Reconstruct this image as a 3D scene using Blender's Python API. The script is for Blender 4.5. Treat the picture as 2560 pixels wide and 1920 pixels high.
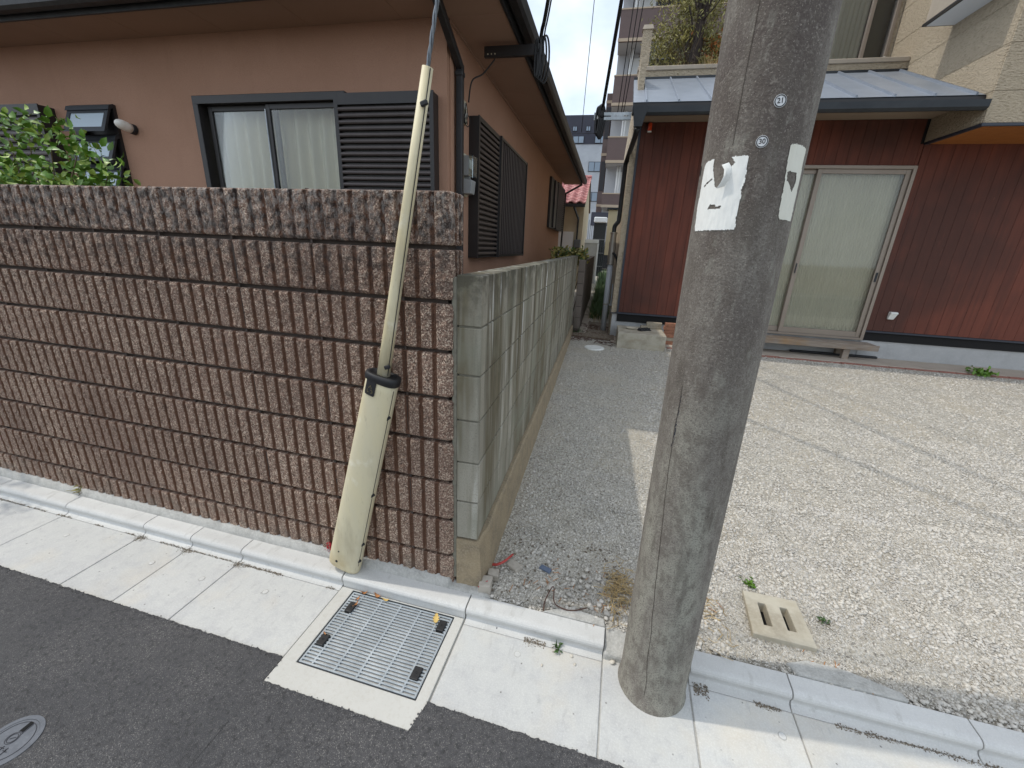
import bpy, bmesh, math, random
import numpy as np
from mathutils import Vector, Matrix, Quaternion, noise as mnoise
R = math.radians
random.seed(7)
rng = np.random.default_rng(7)
scene = bpy.context.scene
for o_ in list(bpy.data.objects):
    bpy.data.objects.remove(o_, do_unlink=True)
C = scene.collection

# ------------------------------------------------------------------ camera
yaw, pitch, roll = -0.2427, 0.3239, 0.0454
F_ = Vector((math.sin(yaw) * math.cos(pitch), math.cos(yaw) * math.cos(pitch), -math.sin(pitch)))
rt = Vector((math.cos(yaw), -math.sin(yaw), 0)); up = rt.cross(F_)
Rr = math.cos(roll) * rt + math.sin(roll) * up
Uu = -math.sin(roll) * rt + math.cos(roll) * up
cam_d = bpy.data.cameras.new('camera'); cam = bpy.data.objects.new('camera', cam_d); C.objects.link(cam)
cam.matrix_world = Matrix(((Rr.x, Uu.x, -F_.x, 0.629), (Rr.y, Uu.y, -F_.y, -1.484), (Rr.z, Uu.z, -F_.z, 1.567), (0, 0, 0, 1)))
cam_d.sensor_width = 36; cam_d.lens = 1028.1 / 2560 * 36; cam_d.clip_start = 0.02; cam_d.clip_end = 500
scene.camera = cam

# ------------------------------------------------------------------ sky, sun, exposure
SUN_TRAVEL = Vector((1.0, 0.12, -1.75)).normalized()
w = bpy.data.worlds.new('World'); scene.world = w; w.use_nodes = True
nt = w.node_tree; nt.nodes.clear()
out = nt.nodes.new('ShaderNodeOutputWorld'); bg = nt.nodes.new('ShaderNodeBackground')
sky = nt.nodes.new('ShaderNodeTexSky'); sky.sky_type = 'NISHITA'; sky.sun_disc = False
sky.sun_elevation = R(60); sky.sun_rotation = R(263); sky.air_density = 1.0; sky.dust_density = 2.0; sky.ozone_density = 1.0
tc = nt.nodes.new('ShaderNodeTexCoord'); mp = nt.nodes.new('ShaderNodeMapping'); mp.inputs['Scale'].default_value = (1.0, 1.0, 2.0)
nz = nt.nodes.new('ShaderNodeTexNoise'); nz.inputs['Scale'].default_value = 4.2; nz.inputs['Detail'].default_value = 5; nz.inputs['Roughness'].default_value = .55
rp = nt.nodes.new('ShaderNodeMapRange'); rp.inputs['From Min'].default_value = .38; rp.inputs['From Max'].default_value = .66; rp.inputs['To Min'].default_value = .52; rp.inputs['To Max'].default_value = .95
mx = nt.nodes.new('ShaderNodeMix'); mx.data_type = 'RGBA'; mx.inputs[7].default_value = (5.2, 5.7, 6.2, 1)
nt.links.new(tc.outputs['Generated'], mp.inputs['Vector']); nt.links.new(mp.outputs[0], nz.inputs['Vector'])
nt.links.new(nz.outputs['Fac'], rp.inputs['Value']); nt.links.new(rp.outputs[0], mx.inputs[0])
nt.links.new(sky.outputs[0], mx.inputs[6]); nt.links.new(mx.outputs[2], bg.inputs['Color'])
bg.inputs['Strength'].default_value = 0.15
nt.links.new(bg.outputs[0], out.inputs['Surface'])
sl = bpy.data.lights.new('sun', 'SUN'); sl.energy = 1.3; sl.angle = R(1.0); sl.color = (1.0, .95, .86)
sun = bpy.data.objects.new('sun', sl); C.objects.link(sun)
sun.rotation_euler = SUN_TRAVEL.to_track_quat('-Z', 'Y').to_euler(); sun.location = (-6, -1, 10)
vs = scene.view_settings
vs.view_transform = 'Standard'; vs.look = 'None'; vs.exposure = 0.55; vs.gamma = 1.0; vs.use_curve_mapping = False
scene.render.engine = 'CYCLES'

# ------------------------------------------------------------------ materials
def lin(c):
    return tuple(((x / 255) / 12.92 if x / 255 <= .04045 else (((x / 255) + .055) / 1.055) ** 2.4) for x in c)
MATS = {}
def mat(name, base, layers=(), rough=.8, metal=0.0, bumps=(), rand=0.0, spec=.5, attr=None, island=0.0, coat=0.0):
    """base / layer colours are sRGB 0-255. layer = (type, scale, stretch, lo, hi, colour, amount)"""
    m = bpy.data.materials.new(name); m.use_nodes = True; MATS[name] = m
    n = m.node_tree.nodes; L = m.node_tree.links; b = n['Principled BSDF']
    geo = n.new('ShaderNodeNewGeometry')
    def pos(st):
        mp = n.new('ShaderNodeMapping'); mp.inputs['Scale'].default_value = st
        L.new(geo.outputs['Position'], mp.inputs['Vector']); return mp.outputs[0]
    def tex(t, sc, st, det=4):
        if t == 'noise':
            x = n.new('ShaderNodeTexNoise'); x.inputs['Scale'].default_value = sc; x.inputs['Detail'].default_value = det; x.inputs['Roughness'].default_value = .6
            L.new(pos(st), x.inputs['Vector']); return x.outputs['Fac']
        if t == 'cell':
            x = n.new('ShaderNodeTexVoronoi'); x.inputs['Scale'].default_value = sc
            L.new(pos(st), x.inputs['Vector'])
            s = n.new('ShaderNodeSeparateColor'); L.new(x.outputs['Color'], s.inputs[0]); return s.outputs[0]
        if t == 'cell2':
            x = n.new('ShaderNodeTexVoronoi'); x.inputs['Scale'].default_value = sc
            L.new(pos(st), x.inputs['Vector'])
            s = n.new('ShaderNodeSeparateColor'); L.new(x.outputs['Color'], s.inputs[0]); return s.outputs[1]
        if t == 'dist':
            x = n.new('ShaderNodeTexVoronoi'); x.inputs['Scale'].default_value = sc
            L.new(pos(st), x.inputs['Vector']); return x.outputs['Distance']
        if t == 'z':
            s = n.new('ShaderNodeSeparateXYZ'); L.new(geo.outputs['Position'], s.inputs[0]); return s.outputs[2]
        if t == 'attr':
            a = n.new('ShaderNodeAttribute'); a.attribute_name = st; return a.outputs['Fac']
    col = None
    def mixc(a, bcol, fac):
        x = n.new('ShaderNodeMix'); x.data_type = 'RGBA'
        if isinstance(a, tuple): x.inputs[6].default_value = (*a, 1)
        else: L.new(a, x.inputs[6])
        x.inputs[7].default_value = (*bcol, 1)
        if isinstance(fac, float): x.inputs[0].default_value = fac
        else: L.new(fac, x.inputs[0])
        return x.outputs[2]
    col = lin(base)
    for ly in layers:
        t, sc, st, lo, hi, c2, am = ly[:7]
        f = tex(t, sc, st)
        r = n.new('ShaderNodeMapRange'); r.inputs['From Min'].default_value = lo; r.inputs['From Max'].default_value = hi; r.inputs['To Max'].default_value = am
        L.new(f, r.inputs['Value']); f = r.outputs[0]
        if len(ly) > 7:      # modulate by a second factor
            t2, sc2, st2, lo2, hi2 = ly[7]
            r2 = n.new('ShaderNodeMapRange'); r2.inputs['From Min'].default_value = lo2; r2.inputs['From Max'].default_value = hi2
            L.new(tex(t2, sc2, st2), r2.inputs['Value'])
            mu = n.new('ShaderNodeMath'); mu.operation = 'MULTIPLY'; L.new(f, mu.inputs[0]); L.new(r2.outputs[0], mu.inputs[1]); f = mu.outputs[0]
        col = mixc(col, lin(c2), f)
    if rand or island:
        h = n.new('ShaderNodeHueSaturation')
        if rand:
            src = n.new('ShaderNodeObjectInfo').outputs['Random']
        else:
            src = geo.outputs['Random Per Island']
        r = n.new('ShaderNodeMapRange'); am = rand or island
        r.inputs['To Min'].default_value = 1 - am; r.inputs['To Max'].default_value = 1 + am
        L.new(src, r.inputs['Value']); L.new(r.outputs[0], h.inputs['Value'])
        if isinstance(col, tuple): h.inputs['Color'].default_value = (*col, 1)
        else: L.new(col, h.inputs['Color'])
        col = h.outputs[0]
    if isinstance(col, tuple): b.inputs['Base Color'].default_value = (*col, 1)
    else: L.new(col, b.inputs['Base Color'])
    b.inputs['Roughness'].default_value = rough; b.inputs['Metallic'].default_value = metal
    b.inputs['Specular IOR Level'].default_value = spec; b.inputs['Coat Weight'].default_value = coat
    prev = None
    for (t, sc, st, strength, dist) in bumps:
        bp = n.new('ShaderNodeBump'); bp.inputs['Strength'].default_value = strength; bp.inputs['Distance'].default_value = dist
        L.new(tex(t, sc, st, 5), bp.inputs['Height'])
        if prev: L.new(prev, bp.inputs['Normal'])
        prev = bp.outputs[0]
    if prev: L.new(prev, b.inputs['Normal'])
    return m
I = (1, 1, 1)
mat('asphalt', (76, 75, 76), [('cell', 380, I, .5, .95, (100, 98, 97), .7), ('cell2', 420, I, .90, .93, (156, 152, 146), .6), ('noise', 2.2, I, .38, .66, (64, 64, 66), .7), ('noise', 60, I, .5, .68, (46, 45, 46), .7), ('noise', .7, (1, 3, 1), .5, .65, (78, 77, 77), .5)], .85, bumps=[('noise', 150, I, .9, .004), ('dist', 320, I, .8, .003)])
mat('asphalt_grain', (72, 71, 72), [('noise', 300, I, .4, .7, (120, 118, 116), .6)], .85, island=.35)
mat('slab_concrete', (190, 190, 186), [('noise', 6, I, .45, .70, (178, 178, 177), .8), ('noise', 22, I, .5, .75, (168, 168, 168), .6), ('noise', 2.2, I, .5, .70, (200, 191, 174), .7), ('noise', 40, (1, .25, 1), .60, .72, (162, 161, 158), .5), ('cell', 60, I, .96, .98, (90, 86, 82), .85, ('dist', 60, I, .28, .14)), ('noise', 180, I, .45, .8, (216, 215, 211), .5)], .85, bumps=[('noise', 120, I, .35, .002), ('noise', 14, I, .3, .004)], rand=.05)
mat('kerb_concrete', (198, 197, 193), [('noise', 9, I, .45, .75, (188, 187, 183), .7), ('noise', 30, (1, .3, 1), .58, .7, (168, 166, 160), .5), ('noise', 60, I, .55, .8, (170, 170, 170), .4), ('noise', 200, I, .5, .8, (225, 225, 224), .5)], .8, bumps=[('noise', 160, I, .25, .0015)], rand=.04)
mat('collar_concrete', (194, 192, 185), [('noise', 7, I, .45, .75, (186, 184, 177), .7), ('noise', 70, I, .5, .8, (178, 173, 162), .6)], .85, bumps=[('noise', 150, I, .4, .002)])
mat('mortar', (178, 176, 170), [('noise', 16, I, .4, .7, (148, 146, 140), .8), ('noise', 120, I, .45, .75, (205, 203, 196), .6)], .9, bumps=[('noise', 90, I, .8, .006)])
mat('dirt', (132, 120, 104), [('noise', 60, I, .4, .7, (70, 62, 54), .8), ('cell', 180, I, .8, .9, (190, 182, 168), .8)], .95, bumps=[('noise', 160, I, 1, .006)])
mat('gravel_bed', (172, 165, 151), [('cell', 85, I, .2, .9, (212, 207, 197), .8), ('cell2', 95, I, .8, .95, (126, 121, 114), .8), ('noise', 1.6, I, .45, .7, (196, 184, 162), .5), ('noise', 120, I, .5, .75, (130, 123, 112), .6)], .95, bumps=[('dist', 85, I, 1, .012), ('noise', 140, I, .8, .006)])
mat('gravel_stone', (192, 186, 175), [('noise', 5, I, .4, .7, (188, 184, 178), .6), ('noise', 150, I, .5, .8, (160, 154, 146), .5)], .9, island=.22)
mat('pebble_pale', (205, 198, 184), [('noise', 60, I, .45, .7, (165, 156, 140), .6)], .9, bumps=[('noise', 150, I, .5, .002)])
mat('split_block', (147, 119, 102), [('cell', 190, I, .40, .0, (70, 53, 43), .92), ('cell2', 205, I, .56, .98, (226, 203, 180), .92), ('noise', 420, I, .58, .70, (54, 42, 38), .7), ('noise', 1.3, I, .40, .65, (112, 88, 76), .5), ('noise', 5, (1, 1, .3), .58, .70, (146, 122, 108), .5),
     ('attr', 0, 'groove', .3, .8, (104, 70, 50), .92),
     ('noise', 26, I, .44, .60, (42, 38, 37), .82, ('z', 0, 0, 1.12, 1.62)), ('noise', 70, (1, 1, .5), .46, .62, (170, 162, 154), .6, ('z', 0, 0, 1.45, 1.7)), ('noise', 9, I, .60, .72, (62, 51, 43), .5), ('noise', 12, I, .45, .65, (126, 118, 106), .5, ('z', 0, 0, .22, .04))], .92, bumps=[('noise', 260, I, 1, .005), ('dist', 190, I, .9, .004)], rand=.07)
mat('block_mortar', (80, 70, 63), [('noise', 30, I, .4, .7, (66, 57, 52), .8)], .95, bumps=[('noise', 120, I, .7, .004)])
mat('grey_block', (152, 147, 133), [('noise', 6, (1, 1, .10), .42, .56, (100, 92, 70), .9), ('noise', 16, (1, 1, .08), .56, .68, (182, 178, 166), .7), ('noise', 9, (1, 1, .06), .50, .60, (74, 66, 46), .9, ('z', 0, 0, .5, 1.2)), ('noise', 10, (1.6, 1.6, .14), .60, .67, (226, 226, 224), .9, ('z', 0, 0, .85, 1.35)), ('noise', 190, I, .5, .75, (108, 102, 90), .6), ('noise', 3, I, .48, .66, (128, 128, 112), .7), ('noise', 14, I, .38, .56, (70, 66, 54), .85, ('z', 0, 0, 1.26, 1.45))], .92, bumps=[('noise', 170, I, .6, .003)], rand=.09)
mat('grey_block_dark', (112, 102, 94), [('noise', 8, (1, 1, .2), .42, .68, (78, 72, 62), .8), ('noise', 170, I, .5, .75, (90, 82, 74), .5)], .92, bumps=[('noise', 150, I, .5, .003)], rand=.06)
mat('grey_mortar', (126, 122, 108), [('noise', 40, I, .4, .7, (104, 100, 88), .8)], .92, bumps=[('noise', 120, I, .7, .003)])
mat('old_foundation', (150, 134, 108), [('noise', 12, I, .42, .7, (120, 108, 90), .8), ('noise', 120, I, .45, .75, (178, 164, 140), .6)], .92, bumps=[('noise', 120, I, .8, .004)])
mat('stucco_brown', (170, 132, 110), [('noise', 1.3, I, .4, .7, (159, 122, 100), .7), ('noise', 4, (1, 1, .15), .55, .75, (150, 114, 94), .4), ('noise', 160, I, .45, .7, (143, 109, 90), .5)], .93, bumps=[('noise', 130, I, .8, .006)])
mat('soffit_brown', (152, 122, 104), [('noise', 1.5, I, .4, .7, (142, 112, 94), .6)], .9, bumps=[('noise', 220, I, .15, .001)])
mat('black_metal', (37, 34, 34), [('noise', 8, I, .4, .7, (46, 42, 41), .6)], .42, bumps=[('noise', 60, I, .05, .001)])
mat('slat_bronze', (74, 66, 64), [('noise', 6, (1, 1, .2), .4, .7, (86, 78, 75), .5)], .45, .3)
mat('gutter_black', (30, 30, 32), [('noise', 12, I, .45, .7, (52, 51, 50), .6)], .5)
mat('fascia', (112, 100, 92), [('noise', 6, I, .4, .7, (92, 82, 76), .6)], .7)
mat('curtain', (224, 216, 192), [('noise', 2, (3, 3, .4), .4, .7, (186, 180, 160), .5)], .95)
mat('dark_interior', (26, 25, 25), rough=.95)
mat('pvc_cream', (216, 204, 168), [('noise', 5, (1, 1, .3), .45, .72, (204, 196, 172), .8), ('noise', 3, (1, 1, .3), .52, .70, (198, 172, 108), .6), ('noise', 9, (1, 1, .25), .56, .72, (176, 164, 134), .6), ('noise', 60, (2, 2, .3), .62, .74, (158, 142, 108), .4), ('noise', 12, I, .6, .72, (230, 224, 206), .6), ('noise', 4, I, .5, .7, (170, 140, 84), .6, ('z', 0, 0, .22, .02))], .55, bumps=[('noise', 40, I, .08, .001)])
mat('rubber_black', (26, 26, 28), [('noise', 40, I, .45, .7, (44, 43, 44), .5)], .6, bumps=[('noise', 200, I, .2, .001)])
mat('mark_ochre', (120, 110, 74), rough=.8)
mat('steel_wire', (120, 124, 128), [('noise', 60, I, .4, .7, (84, 88, 92), .7)], .45, .8)
mat('galvanised', (172, 179, 183), [('noise', 30, I, .4, .7, (146, 153, 158), .7), ('noise', 8, I, .5, .7, (205, 210, 212), .6)], .5, .35, bumps=[('noise', 150, I, .15, .001)])
mat('pit_dark', (8, 8, 9), rough=.95)  # near-black colour stands in for deep shade inside pit, slots and holes
mat('dark_frame_metal', (58, 62, 66), rough=.5, metal=.5)
mat('pole_concrete', (130, 124, 115), [('noise', 6, (1, 1, .5), .36, .60, (82, 72, 67), .85, ('z', 0, 0, .7, 1.6)), ('noise', 5, (1, 1, .4), .46, .62, (162, 160, 146), .8, ('z', 0, 0, 1.5, .7)), ('noise', 110, I, .52, .72, (156, 150, 139), .55), ('noise', 210, I, .48, .64, (78, 70, 64), .6), ('noise', 34, (1, 1, .55), .48, .62, (96, 88, 80), .55), ('noise', 36, (1, 1, .3), .58, .70, (152, 150, 138), .4), ('noise', 20, (1, 1, .2), .56, .68, (84, 77, 69), .5), ('noise', 330, I, .60, .70, (190, 182, 168), .6)], .93, bumps=[('noise', 160, I, .6, .003), ('noise', 40, I, .3, .003)])
mat('pole_line', (70, 62, 54), rough=.95)
mat('paper_white', (236, 236, 230), [('noise', 8, (1, 1, .4), .5, .75, (222, 220, 208), .6), ('noise', 40, I, .5, .7, (228, 228, 224), .5)], .75, bumps=[('noise', 60, I, .3, .002)])
mat('paper_cream', (222, 220, 206), [('noise', 8, (1, 1, .4), .45, .75, (206, 200, 178), .7)], .75, bumps=[('noise', 50, I, .3, .002)])
mat('ink_black', (34, 34, 38), rough=.7)
mat('plate_white', (222, 224, 224), rough=.5)
mat('cast_iron', (92, 96, 103), [('noise', 24, I, .4, .7, (76, 80, 87), .7), ('noise', 120, I, .5, .75, (116, 120, 126), .4)], .6, .3, bumps=[('noise', 200, I, .25, .001)])
mat('cast_dark', (44, 46, 54), rough=.7)
mat('red_board', (112, 58, 42), [('noise', 3.2, (6, 6, .35), .42, .66, (84, 43, 32), .7), ('noise', .45, I, .42, .58, (70, 40, 31), .85), ('noise', 20, (6, 6, .3), .58, .72, (110, 64, 48), .45), ('noise', 9, (3, 3, .8), .70, .78, (134, 92, 68), .5), ('noise', 2, (3, 3, .12), .58, .7, (54, 30, 25), .6)], .75, bumps=[('noise', 24, (8, 8, .4), .25, .002)], rand=.05)
mat('navy_trim', (48, 52, 62), rough=.5)
mat('foundation_grey', (176, 176, 175), [('noise', 4, I, .4, .7, (158, 158, 157), .7), ('noise', 40, I, .5, .8, (192, 191, 188), .5)], .9, bumps=[('noise', 90, I, .2, .002)])
mat('ledge_concrete', (176, 164, 150), [('noise', 5, I, .4, .7, (156, 144, 130), .7), ('noise', 90, I, .5, .8, (196, 186, 172), .4)], .9, bumps=[('noise', 90, I, .3, .002)])
mat('brick_edge', (150, 104, 90), [('noise', 20, I, .4, .7, (120, 84, 74), .7)], .92, bumps=[('noise', 80, I, .4, .003)])
mat('beige_stucco', (196, 181, 157), [('noise', 1.4, I, .4, .7, (186, 170, 146), .6), ('noise', 26, (1, 1, 2.4), .5, .66, (160, 144, 120), .6)], .93, bumps=[('noise', 26, (1, 1, 2.4), 1, .05), ('noise', 70, I, .6, .01)])
mat('beige_cap', (166, 154, 138), [('noise', 6, I, .4, .7, (148, 138, 124), .6)], .6)
mat('roof_steel', (150, 157, 167), [('noise', 4, I, .4, .7, (132, 140, 150), .6), ('noise', 12, (1, 4, 1), .55, .7, (168, 174, 182), .5)], .42, .45)
mat('dark_steel', (44, 48, 52), [('noise', 5, I, .4, .7, (60, 63, 66), .6)], .45, .3)
mat('soffit_wood', (168, 104, 44), [('noise', 6, (1, 8, 1), .4, .7, (140, 82, 34), .7)], .8)
mat('soffit_beige', (150, 134, 116), rough=.9)
mat('alu_bronze', (150, 138, 126), [('noise', 5, I, .4, .7, (138, 126, 114), .5)], .45, .4)
mat('fluted', (208, 202, 180), [('noise', 1.6, I, .4, .7, (220, 214, 194), .6), ('noise', 60, (6, 6, .02), .45, .6, (176, 170, 150), .6)], .7)
mat('sheer', (186, 180, 166), rough=.95)
mat('bench_wood', (150, 138, 126), [('noise', 5, (.6, 8, 8), .42, .68, (122, 106, 90), .8), ('noise', 1.8, I, .5, .7, (158, 122, 78), .7)], .85, bumps=[('noise', 30, (1, 10, 10), .3, .002)], rand=.08)
mat('step_concrete', (182, 175, 158), [('noise', 7, I, .42, .7, (140, 130, 112), .8), ('noise', 2.5, (1, 1, 3), .5, .7, (150, 136, 110), .7), ('noise', 90, I, .5, .8, (190, 182, 164), .5)], .92, bumps=[('noise', 110, I, .4, .003)])
mat('brick_red', (150, 102, 80), [('noise', 26, I, .45, .7, (120, 86, 66), .8), ('noise', 60, I, .5, .8, (190, 140, 106), .5)], .92, bumps=[('noise', 120, I, .5, .003)], rand=.12)
mat('brick_grey', (162, 152, 134), [('noise', 26, I, .45, .7, (138, 126, 108), .8)], .92, bumps=[('noise', 120, I, .5, .003)], rand=.08)
mat('ceramic', (204, 196, 178), [('noise', 20, I, .45, .7, (186, 176, 152), .6)], .6)
mat('white_plastic', (224, 224, 218), [('noise', 12, I, .5, .7, (206, 204, 196), .6)], .5)
mat('grey_plastic', (146, 148, 148), [('noise', 14, I, .45, .7, (128, 130, 130), .5)], .55)
mat('dark_grey_plastic', (96, 98, 98), rough=.6)
mat('cream_plate', (196, 188, 164), [('noise', 30, I, .45, .7, (160, 150, 126), .6)], .7)
mat('cable_black', (22, 22, 23), rough=.55)
mat('pipe_black', (34, 38, 42), [('noise', 8, I, .45, .7, (54, 58, 62), .5)], .45)
mat('pvc_grey', (188, 192, 196), [('noise', 5, (1, 1, .3), .45, .7, (170, 174, 178), .6)], .45)
mat('stainless', (176, 170, 160), [('noise', 6, (1, 1, .3), .4, .7, (128, 120, 110), .7)], .38, .45)
mat('orange_plastic', (226, 76, 30), rough=.4)
mat('lamp_white', (226, 222, 214), rough=.4)
mat('leaf_a', (92, 128, 38), [('noise', 30, I, .4, .7, (64, 98, 28), .8)], .45, island=.3)
mat('leaf_b', (132, 152, 62), rough=.45, island=.25)
mat('leaf_olive', (120, 118, 68), rough=.55, island=.4)
mat('leaf_dark', (66, 92, 44), rough=.55, island=.4)
mat('leaf_yellow', (140, 132, 70), rough=.6, island=.35)
mat('leaf_orange', (160, 98, 44), rough=.7, island=.3)
mat('stem', (96, 82, 60), rough=.9)
mat('trunk_dead', (66, 56, 50), [('noise', 14, (4, 4, .6), .4, .65, (36, 30, 28), .9), ('noise', 30, (5, 5, .5), .6, .72, (110, 98, 84), .6)], .95, bumps=[('noise', 22, (5, 5, .6), 1, .02)])
mat('straw', (176, 152, 108), rough=.9, island=.35)
mat('straw_pale', (206, 186, 140), rough=.9, island=.25)
mat('dry_leaf', (186, 132, 84), [('noise', 40, I, .4, .7, (130, 84, 50), .8)], .85)
mat('dry_leaf_gold', (214, 184, 112), [('noise', 30, I, .4, .7, (188, 154, 84), .7)], .85)
mat('apt_tile', (96, 80, 76), [('cell', 6, (1, 1, 2.2), .2, .9, (92, 76, 74), .6), ('noise', .6, I, .4, .7, (100, 82, 80), .6)], .6, bumps=[('dist', 9, (1, 1, 2.5), .3, .01)])
mat('apt_band', (176, 160, 140), rough=.85)
mat('apt_wall', (172, 174, 178), [('noise', .8, I, .4, .7, (182, 184, 188), .5)], .85)
mat('apt_dark', (58, 58, 62), rough=.8)
mat('white_pipe', (226, 226, 224), rough=.5)
mat('far_dark', (58, 60, 72), [('noise', .4, I, .4, .7, (66, 68, 80), .5)], .7)
mat('far_white', (190, 196, 202), [('noise', .6, (1, 1, 2), .4, .7, (172, 178, 186), .7), ('cell', 1.2, (1, 1, 1.8), .4, .9, (200, 206, 212), .4)], .7)
mat('far_glass', (140, 156, 172), rough=.15)
mat('tile_red', (178, 112, 108), [('noise', 6, I, .45, .7, (146, 86, 84), .7), ('noise', 14, I, .55, .7, (214, 176, 172), .7)], .5, rand=.14)
mat('cream_wall', (196, 184, 158), [('noise', 2, I, .4, .7, (176, 164, 140), .6)], .9)
mat('rusty_cream', (206, 194, 160), [('noise', 3, (1, 1, .2), .6, .72, (150, 84, 44), .8)], .7)
mat('white_panel', (214, 216, 216), rough=.6)
mat('red_paint', (168, 34, 46), rough=.7)
mat('red_tape', (178, 68, 62), rough=.5)
mat('blue_chip', (92, 104, 124), rough=.6)
mat('rubble', (176, 168, 156), [('noise', 30, I, .45, .7, (148, 140, 128), .7)], .95, bumps=[('noise', 90, I, .7, .004)])
mat('root_brown', (88, 62, 52), rough=.9)
mat('soil', (116, 102, 86), [('noise', 30, I, .4, .7, (86, 74, 62), .8), ('cell', 120, I, .75, .9, (176, 166, 150), .7)], .95, bumps=[('noise', 60, I, .9, .01)])
mat('parked_dark', (32, 34, 38), rough=.3)
mat('pond_glass_dark', (40, 44, 46), rough=.2)

def glass_mat(name, tint=(.93, .94, .93), refl=.35):
    m = bpy.data.materials.new(name); m.use_nodes = True; n = m.node_tree.nodes; L = m.node_tree.links
    n.remove(n['Principled BSDF'])
    tr = n.new('ShaderNodeBsdfTransparent'); tr.inputs[0].default_value = (*tint, 1)
    gl = n.new('ShaderNodeBsdfGlossy'); gl.inputs['Roughness'].default_value = .02
    fr = n.new('ShaderNodeFresnel'); fr.inputs['IOR'].default_value = 1.4
    mu = n.new('ShaderNodeMath'); mu.operation = 'MULTIPLY_ADD'; mu.inputs[1].default_value = .9; mu.inputs[2].default_value = refl * .05; mu.use_clamp = True
    mi = n.new('ShaderNodeMixShader'); L.new(fr.outputs[0], mu.inputs[0]); L.new(mu.outputs[0], mi.inputs[0])
    L.new(tr.outputs[0], mi.inputs[1]); L.new(gl.outputs[0], mi.inputs[2]); L.new(mi.outputs[0], n['Material Output'].inputs['Surface'])
    MATS[name] = m
glass_mat('window_glass'); glass_mat('meter_glass', (.8, .84, .84), .6)
def frosted(name, c):
    m = mat(name, c, rough=.35); return m
frosted('frosted_pane', (176, 190, 200))

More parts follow.
